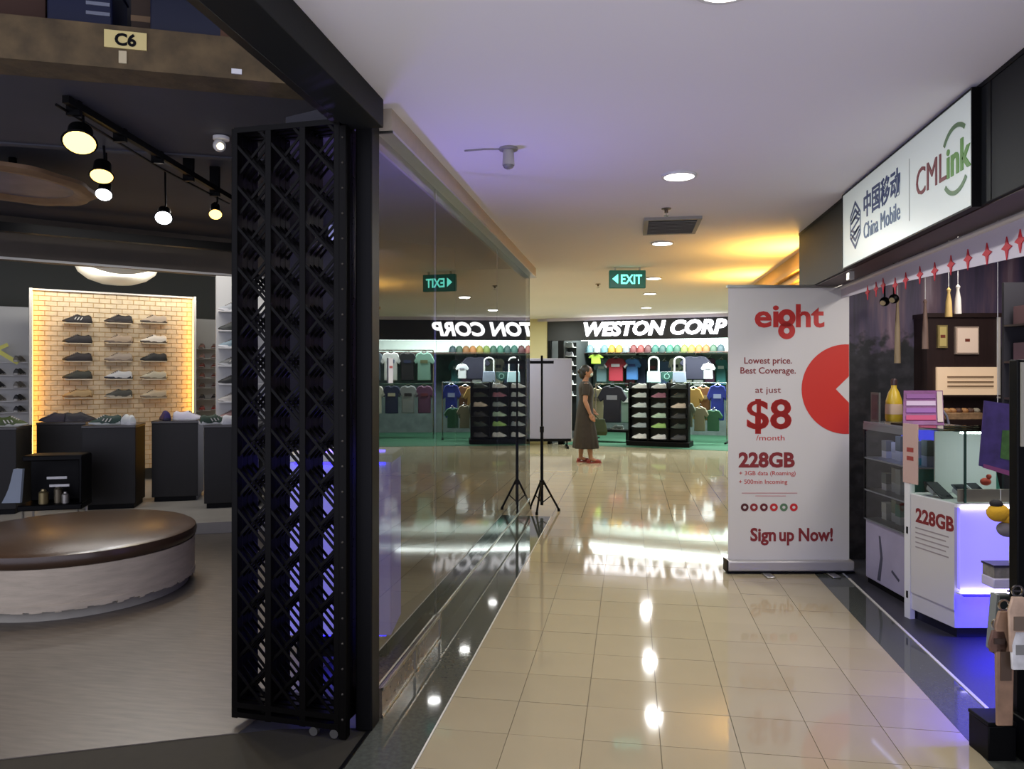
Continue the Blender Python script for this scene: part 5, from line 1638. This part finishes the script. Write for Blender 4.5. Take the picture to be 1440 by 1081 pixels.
for k in range(16):
    s_, row = 3.75 + 0.36 * (k // 2), k % 2
    zt = 1.28 if row == 0 else 0.55
    cc = bk_cols[(k * 3 + 1) % 14]
    nm = bk_names[(k * 3 + 1) % 14]
    t = thing('sports_shirt', '%s shirt in the %s row mirrored in the glass, place %s from the shoe stand' % (nm, rw[row], ['one', 'two', 'three', 'four', 'five', 'six', 'seven', 'eight'][k // 2]), 'shirt', ws(s_, 1.6 + 0.25 * row, zt), WROT, 'shirts in the sports shop')
    MB().prism(shirt_poly(0.42, 0.62), 0.07, Matrix.Translation((0, 0.035, 0)) @ FACE).build('body', cm(cc), t, bevel=0.02)
    MB().box(-0.08, 0.08, -0.046, -0.03, 0.38, 0.45).build('print', cm(bk_cols[(k * 5 + 6) % 14]), t)
    MB().tube([(-0.09, 0, 0.60), (0, 0, 0.65), (0.09, 0, 0.60)], 0.008, 6).build('hanger', M_chrome, t)
for row in (0, 1):
    t = thing('clothes_rail', 'long chrome rail of the %s shirt row mirrored in the glass' % rw[row], 'rail', ws(3.55, 1.6 + 0.25 * row, 0), WROT)
    zt = (1.28 if row == 0 else 0.55) + 0.66
    MB().cyl((0, 0, zt), (3.2, 0, zt), 0.014, n=8).build('bar', M_chrome, t)
    for x in (0, 3.2):
        MB().cyl((x, 0, 0), (x, 0, zt), 0.014, n=8).build('post', M_chrome, t)
# neon panels of the jacket
for px, nm in ((934, 'left'), (961, 'right')):
    s, z, k = wpix(px, 588, 1.8)
    t = thing('safety_vest', 'neon green vest at the %s of the black jacket' % nm, 'vest', ws(s, 1.8, z), WROT)
    w_, h = 10 * k, 42 * k
    MB().prism([(-w_ * .4, 0), (w_ * .5, 0), (w_ * .45, h * .6), (w_ * .2, h), (-w_ * .2, h), (-w_ * .6, h * .55)], 0.05, FACE).build('body', cm((150, 206, 70)), t, bevel=0.01)
    MB().box(-w_ * .4, w_ * .4, -0.056, -0.05, h * .3, h * .38).build('band', cm((200, 206, 196)), t)
# tote bags with tall handles
for px, cc, nm in ((920, (176, 206, 214), 'pale blue'), (956, (122, 132, 150), 'slate grey')):
    s, z, k = wpix(px, 538, 2.0)
    t = thing('tote_bag', '%s tote bag with tall white handles in the sports shop' % nm, 'bag', ws(s, 2.0, z), WROT)
    w_, h = 19 * k, 16 * k
    MB().prism([(-w_ / 2, 0), (w_ / 2, 0), (w_ * .45, h), (-w_ * .45, h)], 0.10, FACE).build('body', cm(cc), t, bevel=0.015)
    hp = [(-w_ * .36, -0.05, h)]
    for q in range(9):
        a_ = math.pi * (1 - q / 8)
        hp.append((w_ * .36 * math.cos(a_), -0.05, h + 15 * k + 5 * k * math.sin(a_)))
    hp.append((w_ * .36, -0.05, h))
    MB().tube(hp, 0.018, 6).build('handle', cm((206, 208, 206)), t)
s, z, k = wpix(938, 537, 2.05)
t = thing('club_pennant', 'dark green crest pennant between the two tote bags', 'pennant', ws(s, 2.05, z), WROT)
MB().prism([(0, 0), (8 * k, 5 * k), (8 * k, 14 * k), (-8 * k, 14 * k), (-8 * k, 5 * k)], 0.02, FACE).build('cloth', cm((30, 70, 62)), t)
rr_ = MB()
ring(rr_, 0, 8 * k, 3 * k, 4 * k, 0.01, M=Matrix.Translation((0, -0.02, 0)) @ FACE)
rr_.build('crest', cm((120, 160, 150)), t)
MB().cyl((-8 * k, 0, 14 * k), (8 * k, 0, 14 * k), 0.01, n=6).build('rod', M_chrome, t)

# posters above the caps at left
for px, cc, nm in ((822, (120, 176, 196), 'pale blue'), (846, (170, 206, 206), 'aqua')):
    s, z, k = wpix(px, 497, 3.2)
    t = thing('wall_poster', '%s banner high on the sports shop back wall' % nm, 'poster', ws(s, 3.2, z), WROT)
    MB().box(-11 * k, 11 * k, 0, 0.02, 0, 17 * k).build('sheet', cm(cc), t)
    MB().box(-7 * k, 4 * k, -0.006, 0, 5 * k, 9 * k).build('print', cm((206, 220, 220)), t)

# gondola shoe stand
s0, z0, k0 = wpix(884, 600, 0.35)
s1, z1, k1 = wpix(967, 600, 0.35)
GWd = s1 - s0
t = thing('shoe_stand', 'dark three-column shoe stand on the green carpet', 'stand', ws(s0, 0.3, 0.0), WROT)
MB().box(-0.04, GWd + 0.04, 0.0, 0.5, 0.0, 0.10).build('base', M_black, t, bevel=0.01)
MB().box(0, GWd, 0.26, 0.30, 0.1, 1.24).build('back_panel', mat('stand_dark', (26, 32, 32), 0.6), t)
for x in (0.0, GWd / 3, 2 * GWd / 3, GWd):
    MB().box(x - 0.012, x + 0.012, 0.06, 0.28, 0.1, 1.26).build('upright', M_black, t)
for z in (0.14, 0.36, 0.56, 0.76, 0.96, 1.14):
    MB().box(0, GWd, 0.04, 0.28, z - 0.015, z).build('shelf', M_black, t)
n2 = ['left', 'middle', 'right']
lv = ['lowest', 'second lowest', 'third', 'fourth', 'fifth', 'top']
sccol = {(0, 0): (214, 214, 214), (1, 0): (206, 206, 210), (0, 1): (150, 160, 166), (1, 1): (150, 190, 110), (0, 2): (176, 190, 188), (1, 2): (170, 196, 176), (0, 3): (196, 206, 206), (1, 3): (140, 150, 150), (0, 4): (190, 198, 196), (1, 4): (150, 96, 116), (0, 5): (220, 222, 220), (1, 5): (206, 206, 206), (2, 3): (206, 190, 176), (2, 2): (40, 42, 46), (2, 0): (60, 60, 66), (2, 1): (40, 52, 46), (2, 4): (44, 50, 44), (2, 5): (52, 60, 56)}
for (c_, l_), cc in sccol.items():
    z = (0.14, 0.36, 0.56, 0.76, 0.96, 1.14)[l_]
    p = ws(s0 + GWd * (c_ + 0.5) / 3, 0.3 + 0.15, z)
    shoe(p, WROT + math.pi + 0.2, cc, tuple(min(255, v + 20) for v in cc), GY, 'sneaker in the %s column, %s shelf of the dark shoe stand' % (n2[c_], lv[l_]), 'sneakers on the dark stand', None, 1.05)
# shelf with white shoes at the left jamb
s0_, z0_, _ = wpix(797, 480, 0.9)
t = thing('narrow_shoe_shelf', 'narrow white shoe shelf just inside the sports shop door', 'shelf', ws(s0_, 0.9, 0), WROT)
MB().box(-0.17, 0.17, 0.14, 0.17, 0.2, 2.1).build('back_panel', mat('stand_dark', (26, 32, 32)), t)
for k, py in enumerate((487, 500, 513, 526, 540, 556)):
    z = CAM_H - (py - HORIZON) / FPX * 15.6
    MB().box(-0.17, 0.17, -0.12, 0.14, z - 0.015, z).build('shelf', M_white, t)
    p = ws(s0_, 0.92, z)
    shoe(p, WROT + math.pi, [(206, 206, 206), (150, 150, 156), (190, 190, 190), (60, 60, 66), (170, 176, 180), (120, 126, 130)][k], (220, 220, 220), GY, 'sneaker on the %s level of the narrow shelf by the door' % ['top', 'second', 'third', 'fourth', 'fifth', 'sixth'][k], 'sneakers by the sports shop door', None, 1.0)
# low bench with boxes beside
s, z, k = wpix(858, 610, 0.9)
t = thing('low_bench', 'low dark bench with pale shoes under the black jersey', 'bench', ws(s, 0.9, 0), WROT)
MB().box(-0.42, 0.42, -0.12, 0.18, 0.22, 0.27).build('seat', M_black, t, bevel=0.006)
for x in (-0.38, 0.38):
    MB().box(x - 0.02, x + 0.02, -0.1, 0.16, 0, 0.22).build('leg', M_black, t)
shoe(ws(s - 0.25, 0.9, 0.27), WROT + math.pi, (190, 196, 190), (206, 206, 206), GY, 'pale sneaker on the low bench under the jersey', 'sneakers on the bench')
shoe(ws(s + 0.15, 0.9, 0.27), WROT + math.pi, (60, 70, 66), (150, 156, 150), GY, 'dark sneaker on the low bench under the jersey', 'sneakers on the bench')
# clothes rail for the hanging shirts
for (pa, pb, py, n_, lab) in ((838, 892, 541, 1.5, 'chrome clothes rail above the black jersey'), (962, 1022, 540, 1.55, 'chrome clothes rail at the right of the shoe stand')):
    sa, za, _ = wpix(pa, py, n_)
    sb, zb, _ = wpix(pb, py, n_)
    t = thing('clothes_rail', lab, 'rail', ws(sa, n_, 0), WROT)
    MB().cyl((0, 0, za + 0.03), (sb - sa, 0, za + 0.03), 0.014, n=8).build('bar', M_chrome, t)
    for x in (0, sb - sa):
        MB().cyl((x, 0, 0), (x, 0, za + 0.03), 0.014, n=8).build('post', M_chrome, t)
        MB().box(x - 0.02, x + 0.02, -0.25, 0.25, 0.0, 0.03).build('foot', M_black, t)

# ================================================================ CUSTOMER
p = at(824, 11.97)
t = thing('person', 'person in a long dark brown dress and red shoes holding a green bag', 'person', (p.x, p.y, 0), YAW)
# local +x: the way they face (right in the photo), -y towards the photographer
b = MB()


def limb(pts, rs, n=12):
    b.tube(pts, rs, n)
    for q, r_ in zip(pts, rs):
        b.sphere(q, r_, n=12, m=8)


# trunk
b.loft([[(cx + rx * math.cos(2 * math.pi * i / 20), ry * math.sin(2 * math.pi * i / 20), z) for i in range(20)] for z, cx, rx, ry in
        ((0.74, -0.01, 0.10, 0.15), (0.82, -0.02, 0.115, 0.165), (0.92, -0.01, 0.10, 0.145), (1.02, 0.0, 0.09, 0.125), (1.12, 0.005, 0.105, 0.145), (1.20, 0.0, 0.105, 0.165), (1.27, -0.01, 0.085, 0.165), (1.305, -0.015, 0.05, 0.09), (1.33, -0.012, 0.045, 0.047))])
limb([(-0.012, 0, 1.29), (0.0, 0, 1.36), (0.01, 0, 1.40)], [0.05, 0.045, 0.045])
# head
b.sphere((0.018, 0, 1.465), 0.088, 0.070, 0.102, 20, 14)
b.sphere((0.045, 0, 1.425), 0.055, 0.050, 0.055, 14, 10)
b.sphere((0.108, 0, 1.452), 0.014, 0.011, 0.016, 8, 6)
for sg in (1, -1):
    b.sphere((0.0, sg * 0.072, 1.458), 0.018, 0.008, 0.028, 8, 6)
# arms
for sg, el, wr in ((-1, (-0.035, -0.225, 1.00), (0.045, -0.215, 0.80)), (1, (-0.03, 0.225, 1.01), (0.10, 0.20, 0.86))):
    sh = (-0.012, sg * 0.17, 1.245)
    limb([sh, tuple((Vector(sh) + Vector(el)) / 2), el], [0.05, 0.044, 0.036])
    limb([el, tuple((Vector(el) * 0.6 + Vector(wr) * 0.4)), wr], [0.036, 0.036, 0.024])
    dv = (Vector(wr) - Vector(el)).normalized()
    w0 = Vector(wr)
    pm = w0 + dv * 0.045
    b.sphere(tuple(pm), 0.038, 0.018, 0.045, 12, 8)
    for f, (off, ln_f) in enumerate(((-0.026, 0.055), (-0.009, 0.068), (0.009, 0.072), (0.025, 0.064))):
        q0 = pm + Vector((off, 0, 0)) + dv * 0.025
        q1 = q0 + dv * ln_f * 0.5 + Vector((0.004, 0.006 * sg, 0))
        q2 = q1 + dv * ln_f * 0.45 + Vector((0.006, -0.014 * sg, 0))
        limb([tuple(q0), tuple(q1), tuple(q2)], [0.0095, 0.009, 0.008], 8)
    th = pm + Vector((0.034, 0, 0.0)) - dv * 0.01
    limb([tuple(th), tuple(th + Vector((0.016, 0, -0.02)) + dv * 0.01), tuple(th + Vector((0.020, 0, -0.03)) + dv * 0.03)], [0.011, 0.010, 0.009], 8)
# legs
for sg, fx in ((-1, 0.07), (1, -0.08)):
    hip = (-0.01, sg * 0.075, 0.80)
    kn = (fx * 0.5 + 0.02, sg * 0.075, 0.43)
    an = (fx, sg * 0.08, 0.07)
    limb([hip, tuple((Vector(hip) + Vector(kn)) / 2), kn], [0.085, 0.07, 0.052])
    limb([kn, (fx * 0.75 - 0.005, sg * 0.078, 0.29), an], [0.052, 0.05, 0.033])
    limb([an, (fx + 0.06, sg * 0.082, 0.045), (fx + 0.12, sg * 0.085, 0.03)], [0.034, 0.032, 0.026])
body = b.build('body', mat('skin', (150, 106, 82), 0.55), t)
rmod = body.modifiers.new('remesh', 'REMESH')
rmod.mode = 'VOXEL'
rmod.voxel_size = 0.0065
rmod.use_smooth_shade = True
smo = body.modifiers.new('smooth', 'SMOOTH')
smo.factor = 0.5
smo.iterations = 3
# dress
dr = MB()
rings = []
for z, cx, rx, ry in ((0.235, 0.0, 0.205, 0.22), (0.25, 0.0, 0.21, 0.225), (0.45, -0.005, 0.185, 0.20), (0.65, -0.012, 0.155, 0.19), (0.82, -0.018, 0.135, 0.182), (0.95, -0.008, 0.118, 0.158), (1.03, 0.0, 0.108, 0.142), (1.12, 0.006, 0.122, 0.16), (1.20, 0.0, 0.122, 0.182), (1.26, -0.008, 0.10, 0.19), (1.295, -0.014, 0.075, 0.13), (1.312, -0.014, 0.062, 0.075)):
    rings.append([(cx + (rx * (1 + (0.06 * math.sin(i * 2 * math.pi * 9 / 48) * max(0, (0.8 - z)) / 0.6))) * math.cos(2 * math.pi * i / 48), (ry * (1 + (0.06 * math.sin(i * 2 * math.pi * 9 / 48) * max(0, (0.8 - z)) / 0.6))) * math.sin(2 * math.pi * i / 48), z) for i in range(48)])
dr.loft(rings, caps=False)
do = dr.build('dress', mat('dress_brown', (38, 30, 24), 0.85, noise=(18, 0.3)), t)
for sg, el in ((-1, (-0.03, -0.212, 1.09)), (1, (-0.03, 0.212, 1.09))):
    MB().tube([(-0.012, sg * 0.15, 1.25), (-0.018, sg * 0.19, 1.18), el], [0.066, 0.062, 0.058], 16).build('sleeve', mat('dress_brown', (38, 30, 24)), do)
# hair
hr = MB()
hr.sphere((-0.008, 0, 1.485), 0.094, 0.080, 0.098, 20, 12)
hr.sphere((-0.062, 0, 1.43), 0.052, 0.062, 0.085, 14, 10)
hr.sphere((-0.10, 0, 1.47), 0.04, 0.04, 0.04, 12, 8)
hr.build('hair', mat('hair_black', (26, 21, 20), 0.5), t)
MB().sphere((0.072, 0, 1.425), 0.042, 0.052, 0.042, 14, 10).build('face_mask', mat('mask_white', (196, 206, 196), 0.7), t)
for sg in (1, -1):
    MB().sphere((0.094, sg * 0.03, 1.478), 0.008, n=8, m=6).build('eye', M_black, t)
for sg, fx in ((-1, 0.07), (1, -0.08)):
    sh_ = MB().prism([(fx - 0.055, sg * 0.082 - 0.035), (fx + 0.06, sg * 0.082 - 0.042), (fx + 0.15, sg * 0.082 - 0.03), (fx + 0.175, sg * 0.082), (fx + 0.15, sg * 0.082 + 0.03), (fx + 0.06, sg * 0.082 + 0.042), (fx - 0.055, sg * 0.082 + 0.035), (fx - 0.07, sg * 0.082)], 0.018)
    so_ = sh_.build('shoe', mat('shoe_red', (122, 38, 30), 0.5), t)
    MB().sphere((fx + 0.105, sg * 0.083, 0.03), 0.06, 0.038, 0.034, 12, 8).build('strap', mat('shoe_red', (122, 38, 30)), so_)
    MB().sphere((fx - 0.03, sg * 0.082, 0.035), 0.034, 0.034, 0.032, 12, 8).build('heel_cup', mat('shoe_red', (122, 38, 30)), so_)
# green bag in the far hand
pb = p + CR * 0.20 + CF * 0.21
t = thing('shopping_bag', 'green shopping bag hanging from the hand of the person', 'bag', (pb.x, pb.y, 0.42), YAW)
MB().loft([[(-0.15, -0.04, 0.0), (0.15, -0.04, 0.0), (0.15, 0.04, 0.0), (-0.15, 0.04, 0.0)], [(-0.17, -0.07, 0.06), (0.17, -0.07, 0.06), (0.17, 0.07, 0.06), (-0.17, 0.07, 0.06)], [(-0.13, -0.03, 0.27), (0.13, -0.03, 0.27), (0.13, 0.03, 0.27), (-0.13, 0.03, 0.27)]]).build('body', mat('bag_green', (42, 56, 26), 0.7, noise=(12, 0.3)), t, bevel=0.01)
MB().tube([(-0.08, -0.02, 0.26), (-0.09, 0.0, 0.33), (-0.10, 0.0, 0.40), (-0.06, 0.0, 0.36), (0.03, 0.02, 0.27)], 0.008, 6).build('handle', mat('bag_green', (42, 56, 26)), t)
